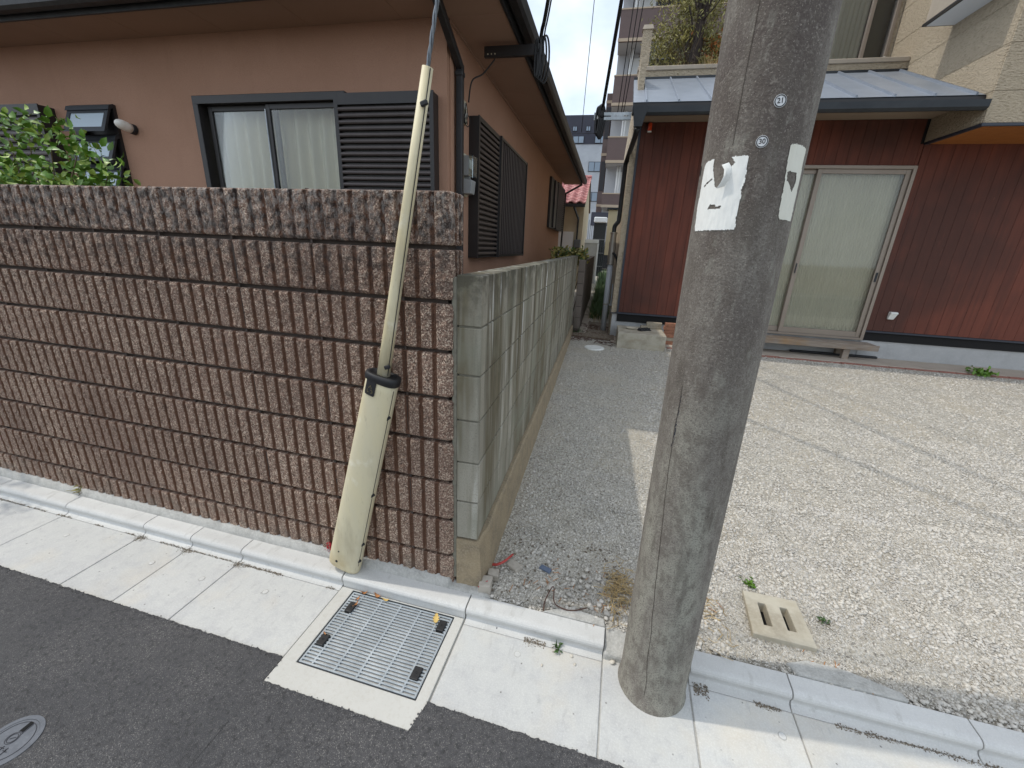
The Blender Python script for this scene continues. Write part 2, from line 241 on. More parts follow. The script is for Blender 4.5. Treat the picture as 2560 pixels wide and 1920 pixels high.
# ------------------------------------------------------------------ mesh builder
class MB:
    def __init__(s): s.v = []; s.f = []
    def add(s, vs, fs):
        k = len(s.v); s.v += [tuple(p) for p in vs]; s.f += [tuple(i + k for i in f) for f in fs]; return s
    def box(s, x0, x1, y0, y1, z0, z1):
        return s.add([(x0, y0, z0), (x1, y0, z0), (x1, y1, z0), (x0, y1, z0), (x0, y0, z1), (x1, y0, z1), (x1, y1, z1), (x0, y1, z1)],
                     [(0, 3, 2, 1), (4, 5, 6, 7), (0, 1, 5, 4), (1, 2, 6, 5), (2, 3, 7, 6), (3, 0, 4, 7)])
    def hexa(s, p):   # 8 points ordered like box
        return s.add(p, [(0, 3, 2, 1), (4, 5, 6, 7), (0, 1, 5, 4), (1, 2, 6, 5), (2, 3, 7, 6), (3, 0, 4, 7)])
    def bar(s, a, b, wd, ht, upv=(0, 0, 1)):
        a = Vector(a); b = Vector(b); d = (b - a).normalized(); u = Vector(upv)
        sd = d.cross(u).normalized() * wd / 2; u2 = sd.cross(d).normalized() * ht / 2
        return s.hexa([a - sd - u2, a + sd - u2, b + sd - u2, b - sd - u2, a - sd + u2, a + sd + u2, b + sd + u2, b - sd + u2])
    def tube(s, pts, r, n=8, caps=True, flat=1.0):
        pts = [Vector(p) for p in pts]; m = len(pts); rs = r if isinstance(r, (list, tuple)) else [r] * m
        t0 = (pts[1] - pts[0]).normalized(); ref = Vector((0, 0, 1)) if abs(t0.z) < .9 else Vector((1, 0, 0))
        a = t0.cross(ref).normalized(); rings = []
        for i in range(m):
            t = (pts[min(i + 1, m - 1)] - pts[max(i - 1, 0)]).normalized()
            a = (a - t * a.dot(t)).normalized(); b = t.cross(a)
            rings.append([pts[i] + (a * math.cos(2 * math.pi * k / n) + b * math.sin(2 * math.pi * k / n) * flat) * rs[i] for k in range(n)])
        vs = [p for rg in rings for p in rg]; fs = []
        for i in range(m - 1):
            for k in range(n):
                fs.append((i * n + k, i * n + (k + 1) % n, (i + 1) * n + (k + 1) % n, (i + 1) * n + k))
        if caps: fs += [tuple(range(n))[::-1], tuple((m - 1) * n + k for k in range(n))]
        return s.add(vs, fs)
    def prism(s, poly, axis, lo, hi):
        n = len(poly)
        def P(a, b, c): return {'x': (c, a, b), 'y': (a, c, b), 'z': (a, b, c)}[axis]
        vs = [P(a, b, lo) for a, b in poly] + [P(a, b, hi) for a, b in poly]
        return s.add(vs, [tuple(range(n))[::-1], tuple(range(n, 2 * n))] + [(i, (i + 1) % n, (i + 1) % n + n, i + n) for i in range(n)])
    def disc(s, c, r, z0, z1, n=32):
        return s.prism([(c[0] + r * math.cos(2 * math.pi * k / n), c[1] + r * math.sin(2 * math.pi * k / n)) for k in range(n)], 'z', z0, z1)
    def ring(s, c, r0, r1, z0, z1, n=40):
        for k in range(n):
            a, b = 2 * math.pi * k / n, 2 * math.pi * (k + 1) / n
            p = [(c[0] + r * math.cos(t), c[1] + r * math.sin(t)) for r, t in ((r0, a), (r1, a), (r1, b), (r0, b))]
            s.hexa([(*q, z0) for q in p] + [(*q, z1) for q in p])
        return s
    def lathe(s, prof, c=(0, 0, 0), n=24):
        vs = [(c[0] + r * math.cos(2 * math.pi * k / n), c[1] + r * math.sin(2 * math.pi * k / n), c[2] + z) for r, z in prof for k in range(n)]
        fs = [(i * n + k, i * n + (k + 1) % n, (i + 1) * n + (k + 1) % n, (i + 1) * n + k) for i in range(len(prof) - 1) for k in range(n)]
        return s.add(vs, fs)
    def mesh(s, name, m, smooth=False, bevel=0.0, seg=1, fix=True):
        me = bpy.data.meshes.new(name); me.from_pydata(s.v, [], s.f)
        if bevel or fix:
            bm = bmesh.new(); bm.from_mesh(me)
            if bevel:
                bmesh.ops.remove_doubles(bm, verts=bm.verts, dist=1e-5)
                es = [e for e in bm.edges if len(e.link_faces) == 2 and e.calc_face_angle(0) > .5]
                bmesh.ops.bevel(bm, geom=es, offset=bevel, segments=seg, affect='EDGES', profile=.5)
            bmesh.ops.recalc_face_normals(bm, faces=bm.faces)
            bm.to_mesh(me); bm.free()
        me.materials.append(MATS[m])
        if smooth:
            me.polygons.foreach_set('use_smooth', [True] * len(me.polygons))
        return me
    def build(s, name, m, parent=None, smooth=False, bevel=0.0, seg=1, fix=True):
        return obj(name, s.mesh(name, m, smooth, bevel, seg, fix), parent)
def obj(name, me, parent=None, loc=None, rot=None, scale=None):
    o = bpy.data.objects.new(name, me); C.objects.link(o)
    if parent: o.parent = parent
    if loc: o.location = loc
    if rot: o.rotation_euler = rot
    if scale: o.scale = scale
    return o
def tag(o, label, cat, group=None, kind=None):
    o['label'] = label; o['category'] = cat
    if group: o['group'] = group
    if kind: o['kind'] = kind
    return o
def thing(name, label, cat, loc=(0, 0, 0), rz=0.0, group=None, kind=None):
    o = bpy.data.objects.new(name, None); C.objects.link(o); o.location = loc; o.rotation_euler = (0, 0, rz); o.empty_display_size = .2
    return tag(o, label, cat, group, kind)
def raw_mesh(name, verts, faces, m, attr=None, smooth=False):
    """fast big mesh: verts (n,3), faces (m,k) numpy"""
    me = bpy.data.meshes.new(name); k = faces.shape[1]
    me.vertices.add(len(verts)); me.vertices.foreach_set('co', np.asarray(verts, np.float32).ravel())
    me.loops.add(faces.size); me.loops.foreach_set('vertex_index', faces.astype(np.int32).ravel())
    me.polygons.add(len(faces)); me.polygons.foreach_set('loop_start', np.arange(0, faces.size, k, dtype=np.int32)); me.polygons.foreach_set('loop_total', np.full(len(faces), k, np.int32))
    me.update(calc_edges=True); me.validate()
    me.materials.append(MATS[m])
    if smooth: me.polygons.foreach_set('use_smooth', [True] * len(me.polygons))
    return me
def nz3(x, y, z=0.0): return mnoise.noise(Vector((x, y, z)))
def wall_holes(mb, u0, u1, z0, z1, holes, t0, t1, axis):
    """wall in u-z with rectangular holes, thickness t0..t1 on the other horizontal axis"""
    us = sorted({u0, u1, *[h[0] for h in holes], *[h[1] for h in holes]}); zs = sorted({z0, z1, *[h[2] for h in holes], *[h[3] for h in holes]})
    for j in range(len(zs) - 1):
        run = None
        for i in range(len(us)):
            inside = i == len(us) - 1 or any(h[0] <= us[i] and us[i + 1] <= h[1] and h[2] <= zs[j] and zs[j + 1] <= h[3] for h in holes)
            if not inside and run is None: run = us[i]
            if inside and run is not None:
                if axis == 'u': mb.box(run, us[i], t0, t1, zs[j], zs[j + 1])
                else: mb.box(t0, t1, run, us[i], zs[j], zs[j + 1])
                run = None
    return mb

# ================================================================== SETTING
ZA = -.085            # gutter apron level
def gz(x, y): return -.022 + .02 * max(y, 0)
o = MB().add([(-150, -150, -.35), (150, -150, -.35), (150, 150, -.35), (-150, 150, -.35)], [(0, 1, 2, 3)]).build('ground', 'soil', fix=False)
tag(o, 'bare earth under and around the whole place', 'ground', kind='structure')

# road: asphalt with a ragged edge along the gutter
edge = []
def run_edge(x0, y0, x1, y1, step=.007):
    n = max(2, int(math.hypot(x1 - x0, y1 - y0) / step))
    for i in range(n):
        t = i / n; x = x0 + (x1 - x0) * t; y = y0 + (y1 - y0) * t
        edge.append((x + (0 if abs(x1 - x0) > .2 else nz3(x * 90, y * 90) * .004), y + (nz3(x * 70, 3.1) * .005 + nz3(x * 22, 9.0) * .004 if abs(x1 - x0) > .2 else 0)))
edge.append((-40, -.5)); run_edge(-4.5, -.502, -.5362, -.497); run_edge(-.5362, -.497, -.5352, -.597); run_edge(-.5352, -.598, .088, -.602); run_edge(.088, -.602, .112, -.492); run_edge(.112, -.492, 3.6, -.520); edge.append((40, -.55))
vs = []; fs = []
for i, (x, y) in enumerate(edge):
    z = -.0795
    vs += [(x, y, -.14), (x, y, z), (x, -.75 if i % 1 == 0 else 0, -.080), (x, -9, -.02)]
    if i:
        a = 4 * (i - 1); b = 4 * i
        fs += [(a, b, b + 1, a + 1), (a + 1, b + 1, b + 2, a + 2), (a + 2, b + 2, b + 3, a + 3)]
o = MB().add(vs, fs).build('road', 'asphalt')
tag(o, 'dark grey asphalt road along the concrete gutter', 'road', kind='structure')
# loose asphalt grains lying along the ragged edge
def stones(pts, sizes, matname, name, flat=.6, jit=.28):
    ico = bmesh.new(); bmesh.ops.create_icosphere(ico, subdivisions=1, radius=1); V = np.array([v.co[:] for v in ico.verts]); Fc = np.array([[v.index for v in f.verts] for f in ico.faces]); ico.free()
    n = len(pts); A = V[None] * (1 + rng.uniform(-jit, jit, (n, len(V), 1)))
    sc = np.stack([rng.uniform(.75, 1.3, n), rng.uniform(.75, 1.3, n), rng.uniform(flat * .8, flat * 1.25, n)], 1)[:, None]
    A = A * sc; ang = rng.uniform(0, 6.28, n); c, s = np.cos(ang)[:, None], np.sin(ang)[:, None]
    tl = rng.uniform(-.5, .5, (n, 1)); A = np.stack([A[..., 0], A[..., 1] * np.cos(tl) - A[..., 2] * np.sin(tl), A[..., 1] * np.sin(tl) + A[..., 2] * np.cos(tl)], -1)
    A = np.stack([A[..., 0] * c - A[..., 1] * s, A[..., 0] * s + A[..., 1] * c, A[..., 2]], -1) * np.asarray(sizes)[:, None, None] + np.asarray(pts)[:, None]
    Fs = (Fc[None] + (np.arange(n) * len(V))[:, None, None]).reshape(-1, 3)
    return obj(name, raw_mesh(name, A.reshape(-1, 3), Fs, matname))
ps = []
for x, y in edge[1:-1]:
    ps.append((x + random.gauss(0, .004), y - .006 + random.gauss(0, .004), -.079 + random.random() * .002))
g = stones(ps, rng.uniform(.0012, .0032, len(ps)), 'asphalt_grain', 'asphalt_grains', .8); g.parent = o; g['kind'] = 'stuff'

# gutter slabs and kerb stones
JX = [-4.29, -3.67, -3.055, -2.445, -1.832, -1.492, -1.152, -.537]
JR = [1.088, 1.462, 2.062, 2.68, 3.30, 3.92]
pav = thing('pavement', 'pale concrete gutter slabs between the asphalt and the kerb', 'pavement', kind='structure')
kerb = thing('kerb', 'low rounded pale concrete kerb stones along the gutter', 'kerb', kind='structure')
spans = [(a, b) for a, b in zip(JX, JX[1:])] + [(.116, .744)] + [(a, b) for a, b in zip(JR, JR[1:])]
KP = [(-.131, -.2), (-.131, -.0865), (-.117, -.0855), (-.106, -.081), (-.1005, -.073), (-.1015, -.062), (-.1065, -.052), (-.1085, -.044), (-.1075, -.036), (-.103, -.0285), (-.095, -.0235), (-.085, -.0212), (-.022, -.0185), (-.022, -.2)]
plugs = {(-2.445, -1.832): (-2.22, -.245), (-1.832, -1.492): (-1.57, -.262), (-1.492, -1.152): (-1.23, -.27), (-1.152, -.537): (-.87, -.245), (.116, .744): (.39, -.205), (1.088, 1.462): (1.395, -.235)}
for a, b in spans:
    g1 = .0022
    s = MB().box(a + g1, b - g1, -.53, -.1335, -.2, ZA + random.uniform(-.0008, .0008)).build('slab', 'slab_concrete', pav, bevel=.004, seg=2)
    if (a, b) in plugs:
        px, py = plugs[(a, b)]
        p = MB().ring((px, py), .0125, .0145, ZA - .002, ZA + .0012, 24).build('lifting_plug', 'mortar', s)
        MB().disc((px, py), .012, ZA - .002, ZA + .0016, 20).box(px - .004, px + .004, py - .001, py + .001, ZA, ZA + .003).build('plug_face', 'kerb_concrete', s)
    MB().prism(KP, 'x', a + g1, b - g1).build('kerb_stone', 'kerb_concrete', kerb, bevel=.0015)
# grate-side kerb stone is one longer piece above the collar
KP2 = [(-.104, -.2), (-.104, -.05)] + KP[7:]
MB().prism(KP2, 'x', -.5335, .1125).build('kerb_stone', 'kerb_concrete', kerb, bevel=.0015)
# cast patch round the pole
m_ = MB()
n_ = 40
poly = [(.7475, -.53), (1.0845, -.53), (1.0845, -.13), (1.0845, .0), (.7475, .0)]
m_.prism(poly, 'z', -.2, -.0855)
m_.build('slab', 'slab_concrete', pav, bevel=.003)
MB().box(-4.4, 4, -.53, -.02, -.24, -.0915).build('joint_bedding', 'mortar', pav, fix=False)
# gritty dirt lines in the crack in front of the kerb
ps = []; sz = []
def dirtline(x0, x1, y, dens, spread):
    n = int((x1 - x0) * dens)
    for i in range(n):
        x = random.uniform(x0, x1)
        if nz3(x * 9, y * 5 + 2) < -.12: continue
        ps.append((x, y + random.gauss(0, spread), ZA + .0005)); sz.append(random.uniform(.001, .003))
dirtline(-3.6, -.56, -.132, 420, .003); dirtline(-1.15, -.6, -.134, 700, .005); dirtline(.4, .76, -.128, 2600, .011); dirtline(1.09, 1.30, -.142, 5200, .013); dirtline(1.25, 1.75, -.138, 1600, .005); dirtline(1.75, 2.9, -.136, 900, .005)
for jx in (-1.832, -1.492, -1.152):
    for k in range(240): ps.append((jx + random.gauss(0.01, .02), -.14 + random.gauss(0, .012), ZA + .0005)); sz.append(random.uniform(.0008, .0022))
g = stones(ps, sz, 'dirt', 'crack_grit'); g.parent = pav; g['kind'] = 'stuff'

# mortar fillet at the foot of the ribbed wall
xs = np.arange(-4.4, .215, .012); vs = []; fs = []
for i, x in enumerate(xs):
    h = .030 + .010 * nz3(x * 3, 1) + .006 * nz3(x * 25, 2); fy = -.024 + .004 * nz3(x * 6, 4)
    if x > 0: h = -.006 + .004 * nz3(x * 25, 2)
    if x > .17: h -= (x - .17) * .4
    vs += [(x, fy, -.2), (x, fy, -.017), (x, -.008 + .004 * nz3(x * 30, 7), h - .004), (x, .03, h)]
    if i:
        a, b = 4 * (i - 1), 4 * i; fs += [(a, b, b + 1, a + 1), (a + 1, b + 1, b + 2, a + 2), (a + 2, b + 2, b + 3, a + 3)]
o = MB().add(vs, fs).build('mortar_fillet', 'mortar', smooth=True); tag(o, 'rough grey mortar strip sealing wall foot to kerb', 'mortar', kind='structure')

# gravel lot
xs = np.concatenate([np.arange(-.9, 4.2, .045), np.arange(4.2, 14, .25)]); ys = np.concatenate([np.arange(-.021, 3.2, .045), np.arange(3.2, 30, .3)])
V = np.array([(x, y, gz(x, y) + .006 * nz3(x * 2.2, y * 2.2) + .004 * nz3(x * 9, y * 9) - (.012 if y < .02 else 0)) for y in ys for x in xs])
nx = len(xs); Fq = np.array([(j * nx + i, j * nx + i + 1, (j + 1) * nx + i + 1, (j + 1) * nx + i) for j in range(len(ys) - 1) for i in range(nx - 1)])
_c = V[Fq].mean(1); Fq = Fq[~((_c[:, 0] > 1.40) & (_c[:, 0] < 1.60) & (_c[:, 1] > .145) & (_c[:, 1] < .35))]
lot = obj('gravel_lot', raw_mesh('gravel_lot', V, Fq, 'gravel_bed', smooth=True)); tag(lot, 'pale crushed gravel yard before the red boarded house', 'gravel', kind='structure')
def wallx(y): return .124 - .047 * y
ps = []; sz = []
DR = ((1.375, .12), (1.625, .12), (1.63, .38), (1.39, .375))
def blocked(x, y):
    if (x - .936) ** 2 + (y + .165) ** 2 < .13 ** 2: return True
    if 1.36 < x < 1.65 and .10 < y < .39: return True
    return False
def scatter(n, x0, x1, y0, y1, s0, s1, p=2.2):
    for _ in range(n):
        y = y0 + (y1 - y0) * random.random(); x = x0 + (x1 - x0) * random.random()
        if x < wallx(y) + .085 or blocked(x, y): continue
        r = s0 + (s1 - s0) * random.random() ** p
        d = nz3(x * 1.7, y * 1.7, 8)
        if r > .007 and x < 1.0 and random.random() < .72: continue
        if y < .30 and d > .12 and r > .005: continue
        ps.append((x, y, gz(x, y) + .006 * nz3(x * 2.2, y * 2.2) + r * .15)); sz.append(r)
scatter(22000, .1, 2.9, -.015, .7, .0016, .0042, 1.3); scatter(42000, .1, 3.1, -.02, 1.3, .0024, .0105); scatter(32000, .0, 4.2, 1.2, 2.8, .0035, .0115, 1.7); scatter(20000, -.1, 6.2, 2.6, 5.6, .006, .014, 1.4)
for _ in range(60):
    x = random.gauss(.72, .16); y = random.gauss(.08, .10)
    if y > -.01 and x > .3 and not blocked(x, y): ps.append((x, y, gz(x, y) + .006)); sz.append(random.uniform(.009, .017))
g = stones(ps, sz, 'gravel_stone', 'loose_gravel'); tag(g, 'loose pale crushed stones covering the yard', 'gravel', kind='stuff')

# ================================================================== RIBBED WALL
def rib_path(L, corner=None, thick=.12):
    def P(s):
        if corner is None or s < corner - .012: return Vector((s, 0)), Vector((0, -1))
        if s < corner + .012:
            t = (s - corner + .012) / .024 * math.pi / 2; r = .015
            c = Vector((corner - r, r)); d = Vector((math.sin(t), -math.cos(t))); return c + d * r, d
        return Vector((corner, s - corner)), Vector((1, 0))
    return P
def ribbed(seed, L, grooves, corner=None, H=.184):
    rnd = random.Random(seed); P = rib_path(L, corner); ss = []
    gset = sorted(grooves)
    for a, b in zip(gset, gset[1:]):
        w_ = b - a
        ss += [a, a + .0045, a + .0082, a + .0135] + [a + .0135 + (w_ - .027) * t for t in (.25, .5, .75)] + [b - .0135, b - .0082, b - .0045]
    ss.append(gset[-1])
    zz = [0, .004, .011, .022, .035, .05, .065, .08, .095, .11, .125, .14, .154, .165, .174, .1803, H]
    ox = rnd.random() * 50; vs = []; gr = []; fs = []
    for j, z in enumerate(zz):
        for s in ss:
            k = min(gset, key=lambda q: abs(q - s)); dist = abs(s - k)
            wob = nz3(k * 40 + ox, z * 34, 1) * .0030 + nz3(k * 17 + ox, z * 110, 4) * .0016
            ed = dist + (wob if dist < .02 else 0)
            out_ = 0.0 if ed < .0062 else (.0105 if ed > .0098 else .0065)
            ribk = math.floor(s / .0667 + .01)
            h = out_
            if out_ > .009: h += nz3(s * 55 + ox, z * 45, 3) * .0044 + nz3(s * 150 + ox, z * 150, 5) * .0034 + nz3(ribk * 3.3 + ox, 0, 9) * .002
            if out_ < .009: h += nz3(s * 80, z * 40 + ox, 2) * .0008
            if z in (0, zz[-1]): h = min(h, .0015)
            if z in (.004, .1803, .011) and out_ < .009: h += .0045
            if z in (.004, .1803): h = min(h, .0070)
            p, d = P(min(max(s, .0), L)); q = p + d * h
            if corner is None and dist < .0065: pass
            zj = z + (nz3(s * 60 + ox, z * 8, 6) * .0022 if z not in (0, zz[-1]) else 0)
            vs.append((q.x, q.y, zj)); gr.append(1.0 if out_ < .009 else 0.0)
    n = len(ss)
    for j in range(len(zz) - 1):
        for i in range(n - 1): fs.append((j * n + i, j * n + i + 1, (j + 1) * n + i + 1, (j + 1) * n + i))
    # back
    k0 = len(vs)
    for z in (0, H):
        for s in ss:
            p, d = P(min(max(s, 0), L)); q = p - d * .034; vs.append((q.x, q.y, z)); gr.append(1.0)
    for i in range(n - 1):
        fs.append((k0 + i, k0 + i + 1, i + 1, i)); t = (len(zz) - 1) * n
        fs.append((t + i, t + i + 1, k0 + n + i + 1, k0 + n + i))
    for e in (0, n - 1):
        fs.append(tuple([j * n + e for j in range(len(zz))] + [k0 + n + e, k0 + e]))
    mb = MB().add(vs, fs); me = mb.mesh('block', 'split_block', fix=False)
    a = me.attributes.new('groove', 'FLOAT', 'POINT'); a.data.foreach_set('value', gr)
    bm = bmesh.new(); bm.from_mesh(me); bmesh.ops.recalc_face_normals(bm, faces=bm.faces); bm.to_mesh(me); bm.free()
    return me
wall = thing('ribbed_block_wall', 'weathered brown ribbed split-face block wall along the kerb', 'wall')
full = [ribbed(10 + k, .4, [i * .4 / 6 for i in range(7)]) for k in range(7)]
ends = [ribbed(40 + k, .32, [0, .0667, .1333, .2 + .038, .2 + .078, .2 + .12], corner=.2) for k in range(4)]
for r_ in range(9):
    z = 1.75 - .2 * (r_ + 1) + .008
    obj('block', random.choice(ends), wall, (-.2, .008, z), None, (1, 1, 1))
    for c_ in range(11):
        obj('block', random.choice(full), wall, (-.6 - .4 * c_ + random.uniform(-.003, .003), .008 + random.uniform(-.0015, .0015), z + random.uniform(-.001, .001)))
MB().box(-4.6, -.018, .028, .115, -.2, 1.742).build('mortar_core', 'block_mortar', wall, fix=False)
vj = MB()
for c_ in range(12):
    x = -.2 - .4 * c_; vj.box(x - .0045, x + .0045, .0085, .02, -.05, 1.745)
vj.build('upright_joints', 'block_mortar', wall, fix=False)
MB().box(.002, .0235, .016, .05, .02, 1.445).build('end_mortar', 'grey_mortar', wall, bevel=.003)
MB().disc((0, 0), .001, 0, .001, 3)
# ================================================================== GREY BLOCK WALL
gw = thing('concrete_block_wall', 'stained grey concrete block wall running back beside the gravel', 'wall', (.074, .014, 0), R(2.69))
bmesh_ = MB().box(-.05, .05, .0035, .3965, .0035, .1965).mesh('grey_unit', 'grey_block', bevel=.004, seg=2)
for r_ in range(6):
    z = 1.458 - .2 * (r_ + 1)
    for c_ in range(15):
        obj('block', bmesh_, gw, (random.uniform(-.0012, .0012), .4 * c_, z))
MB().box(-.0435, .0435, .012, 5.98, .26, 1.450).build('mortar_core', 'grey_mortar', gw, fix=False)
m_ = MB()
for i in range(40):
    y0 = i * .15; y1 = y0 + .15
    m_.add([], [])
xs = np.arange(0, 6.01, .06); vs = []; fs = []
for i, y in enumerate(xs):
    w_ = .062 + .006 * nz3(y * 4, 1) + (.012 if y > .1 else .0); zt = .252 + .006 * nz3(y * 6, 2)
    vs += [(-.05, y, -.2), (-.05, y, zt), (w_ - .008, y, zt), (w_, y, zt - .012), (w_ + .028, y, -.2)]
    if i:
        a, b = 5 * (i - 1), 5 * i; fs += [(a + k, b + k, b + k + 1, a + k + 1) for k in range(4)]
fs += [(0, 1, 2, 3, 4), tuple(5 * (len(xs) - 1) + k for k in (4, 3, 2, 1, 0))]
MB().add(vs, fs).build('foundation', 'old_foundation', gw, bevel=0)
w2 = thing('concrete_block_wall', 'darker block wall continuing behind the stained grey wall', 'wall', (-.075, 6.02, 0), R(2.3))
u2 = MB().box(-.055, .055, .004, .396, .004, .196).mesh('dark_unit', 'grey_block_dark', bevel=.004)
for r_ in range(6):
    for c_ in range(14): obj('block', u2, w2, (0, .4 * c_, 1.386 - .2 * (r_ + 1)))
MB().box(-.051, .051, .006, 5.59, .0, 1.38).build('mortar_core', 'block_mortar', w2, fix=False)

# ================================================================== UTILITY POLE
LEAN = -.0115
def pole_c(z): return (.940 + LEAN * (z + .08), -.165)
def pole_r(z): return .124 - .0022 * z
pole = thing('utility_pole', 'thick weathered concrete utility pole standing beside the kerb', 'utility pole', (0, 0, 0))
prof = []; zs = [-.3, -.086, -.07, 0, .5, 1, 1.5, 2, 3, 5, 8.2]
vs = []; fs = []; n_ = 56
for z in zs:
    cx, cy = pole_c(z); r = pole_r(z) + (.008 if z < -.08 else .003 if z < -.06 else 0)
    vs += [(cx + r * math.cos(2 * math.pi * k / n_), cy + r * math.sin(2 * math.pi * k / n_), z) for k in range(n_)]
for j in range(len(zs) - 1):
    fs += [(j * n_ + k, j * n_ + (k + 1) % n_, (j + 1) * n_ + (k + 1) % n_, (j + 1) * n_ + k) for k in range(n_)]
fs.append(tuple((len(zs) - 1) * n_ + k for k in range(n_)))
MB().add(vs, fs).build('shaft', 'pole_concrete', pole, smooth=True)
def on_pole(th, z, off=0.0):
    cx, cy = pole_c(z); r = pole_r(z) + off; t = R(th); return (cx + r * math.cos(t), cy + r * math.sin(t), z)
def inside(p, poly):
    x, y = p; c_ = False; j = len(poly) - 1
    for i in range(len(poly)):
        xi, yi = poly[i]; xj, yj = poly[j]
        if (yi > y) != (yj > y) and x < (xj - xi) * (y - yi) / (yj - yi) + xi: c_ = not c_
        j = i
    return c_
def pole_patch(name, m, poly, holes=(), step=.0017, off=.0012, curl=None):
    k = math.degrees(1 / .121); t0, t1 = min(p[0] for p in poly), max(p[0] for p in poly); z0, z1 = min(p[1] for p in poly), max(p[1] for p in poly)
    nt_ = int((t1 - t0) / (step * k)) + 1; nz_ = int((z1 - z0) / step) + 1; idx = {}; vs = []; fs = []
    def vid(i, j, lay):
        q = (i, j, lay)
        if q not in idx:
            t, z = t0 + i * step * k, z0 + j * step
            idx[q] = len(vs); vs.append(on_pole(t, z, off * (1 if lay else .1) + (.0009 * nz3(t * .3, z * 30) if lay else 0)))
        return idx[q]
    for i in range(nt_):
        for j in range(nz_):
            p = (t0 + (i + .5) * step * k, z0 + (j + .5) * step)
            jig = (p[0] + nz3(p[0] * .8, p[1] * 90) * .5, p[1] + nz3(p[0] * .8 + 9, p[1] * 90) * .0012)
            if inside(jig, poly) and not any(inside(jig, h) for h in holes):
                fs.append(tuple(vid(i + a, j + b, 1) for a, b in ((0, 0), (1, 0), (1, 1), (0, 1))))
    return MB().add(vs, fs).build(name, m, pole, smooth=True, fix=False)
s1 = [(-159.7, 1.793), (-146.8, 1.796), (-125, 1.793), (-120.9, 1.795), (-107.3, 1.795), (-105.9, 1.788), (-105.5, 1.738), (-107.5, 1.720), (-106.5, 1.709), (-106.8, 1.688), (-107, 1.678), (-106.6, 1.668), (-107.7, 1.656), (-106.1, 1.637), (-107.5, 1.629), (-160.9, 1.626), (-163.6, 1.634), (-165.7, 1.70), (-163.9, 1.744), (-164.1, 1.783)]
n1 = [(-147, 1.80), (-126.2, 1.80), (-119.2, 1.781), (-125.1, 1.767), (-128.1, 1.75), (-132.4, 1.737), (-136, 1.727), (-139.5, 1.733), (-142.2, 1.753), (-145.6, 1.77)]
h2 = [(-143.5, 1.681), (-140.7, 1.690), (-135, 1.689), (-131.8, 1.683), (-126.6, 1.687), (-127.1, 1.679), (-132.7, 1.678), (-144, 1.678)]
sl1 = [(-158, 1.737), (-145, 1.752), (-144, 1.749), (-157, 1.733)]
st = pole_patch('torn_notice', 'paper_white', s1, (n1, h2, sl1)); st['label'] = 'torn white paper notice with a ripped top'
s2 = [(-64, 1.819), (-56.5, 1.821), (-40.6, 1.818), (-36.7, 1.815), (-34, 1.655), (-44.1, 1.656), (-58, 1.657), (-60.5, 1.664), (-61.5, 1.702), (-61.9, 1.736), (-63.3, 1.766), (-64.5, 1.804)]
h3 = [(-61.2, 1.761), (-57.4, 1.764), (-53.7, 1.761), (-46.7, 1.763), (-44, 1.746), (-45.9, 1.73), (-47.8, 1.719), (-54.2, 1.735), (-59.3, 1.743)]
st2 = pole_patch('torn_notice', 'paper_cream', s2, (h3,)); st2['label'] = 'narrow cream paper strip with a torn hole'
# peeled curl of paper standing off the notice
vs = []; fs = []
pts = [(-126, 1.783), (-122, 1.772), (-121, 1.757), (-123, 1.742), (-126, 1.730)]
for i, (t, z) in enumerate(pts):
    vs += [on_pole(t, z, .0016), on_pole(t - 1.5 - i * .6, z - .004, .012 + .004 * math.sin(i)), on_pole(t - 5 - i * .4, z - .006, .013)]
    if i: a, b = 3 * (i - 1), 3 * i; fs += [(a, b, b + 1, a + 1), (a + 1, b + 1, b + 2, a + 2)]
MB().add(vs, fs).build('paper_curl', 'paper_white', pole, smooth=True)
def text_mesh(s, size, bold=.0):
    cu = bpy.data.curves.new('t', 'FONT'); cu.body = s; cu.size = size; cu.align_x = 'CENTER'; cu.align_y = 'CENTER'; cu.offset = bold
    ob = bpy.data.objects.new('t', cu); C.objects.link(ob); dg = bpy.context.evaluated_depsgraph_get()
    me = bpy.data.meshes.new_from_object(ob.evaluated_get(dg)); bpy.data.objects.remove(ob); bpy.data.curves.remove(cu)
    V = [v.co.copy() for v in me.vertices]; Fc = [tuple(p.vertices) for p in me.polygons]; bpy.data.meshes.remove(me); return V, Fc
def number_plate(s, th, z, r=.0125, rot=0.0):
    k = math.degrees(1 / .122)
    def P(a, b, off): ca, sa = math.cos(rot), math.sin(rot); return on_pole(th + (a * ca - b * sa) * k, z + a * sa + b * ca, off)
    def disk(r0, r1, off, name, m, par):
        vs = []; fs = []; n = 40; rr = [r0, r1] if r0 else [0.0005, r1 * .5, r1]
        for q in rr: vs += [P(q * math.cos(2 * math.pi * i / n), q * math.sin(2 * math.pi * i / n), off) for i in range(n)]
        for j in range(len(rr) - 1): fs += [(j * n + i, j * n + (i + 1) % n, (j + 1) * n + (i + 1) % n, (j + 1) * n + i) for i in range(n)]
        if not r0: fs.append(tuple(range(n)))
        vs += [P(r1 * math.cos(2 * math.pi * i / n), r1 * math.sin(2 * math.pi * i / n), 0) for i in range(n)]; b = len(rr) * n; a = b - n
        fs += [(a + i, a + (i + 1) % n, b + (i + 1) % n, b + i) for i in range(n)]
        return MB().add(vs, fs).build(name, m, par)
    pl = disk(0, r, .0016, 'number_plate', 'plate_white', pole); pl['label'] = 'small round white plate numbered ' + s
    disk(r * .78, r * .92, .0024, 'ring_mark', 'ink_black', pl)
    V, Fc = text_mesh(s, r * 1.12, .00018); MB().add([P(v.x, v.y, .0026) for v in V], Fc).build('digits', 'ink_black', pl, fix=False)
number_plate('21', -85.9, 1.903, .0132, .09); number_plate('30', -95.9, 1.822, .0130, .05)
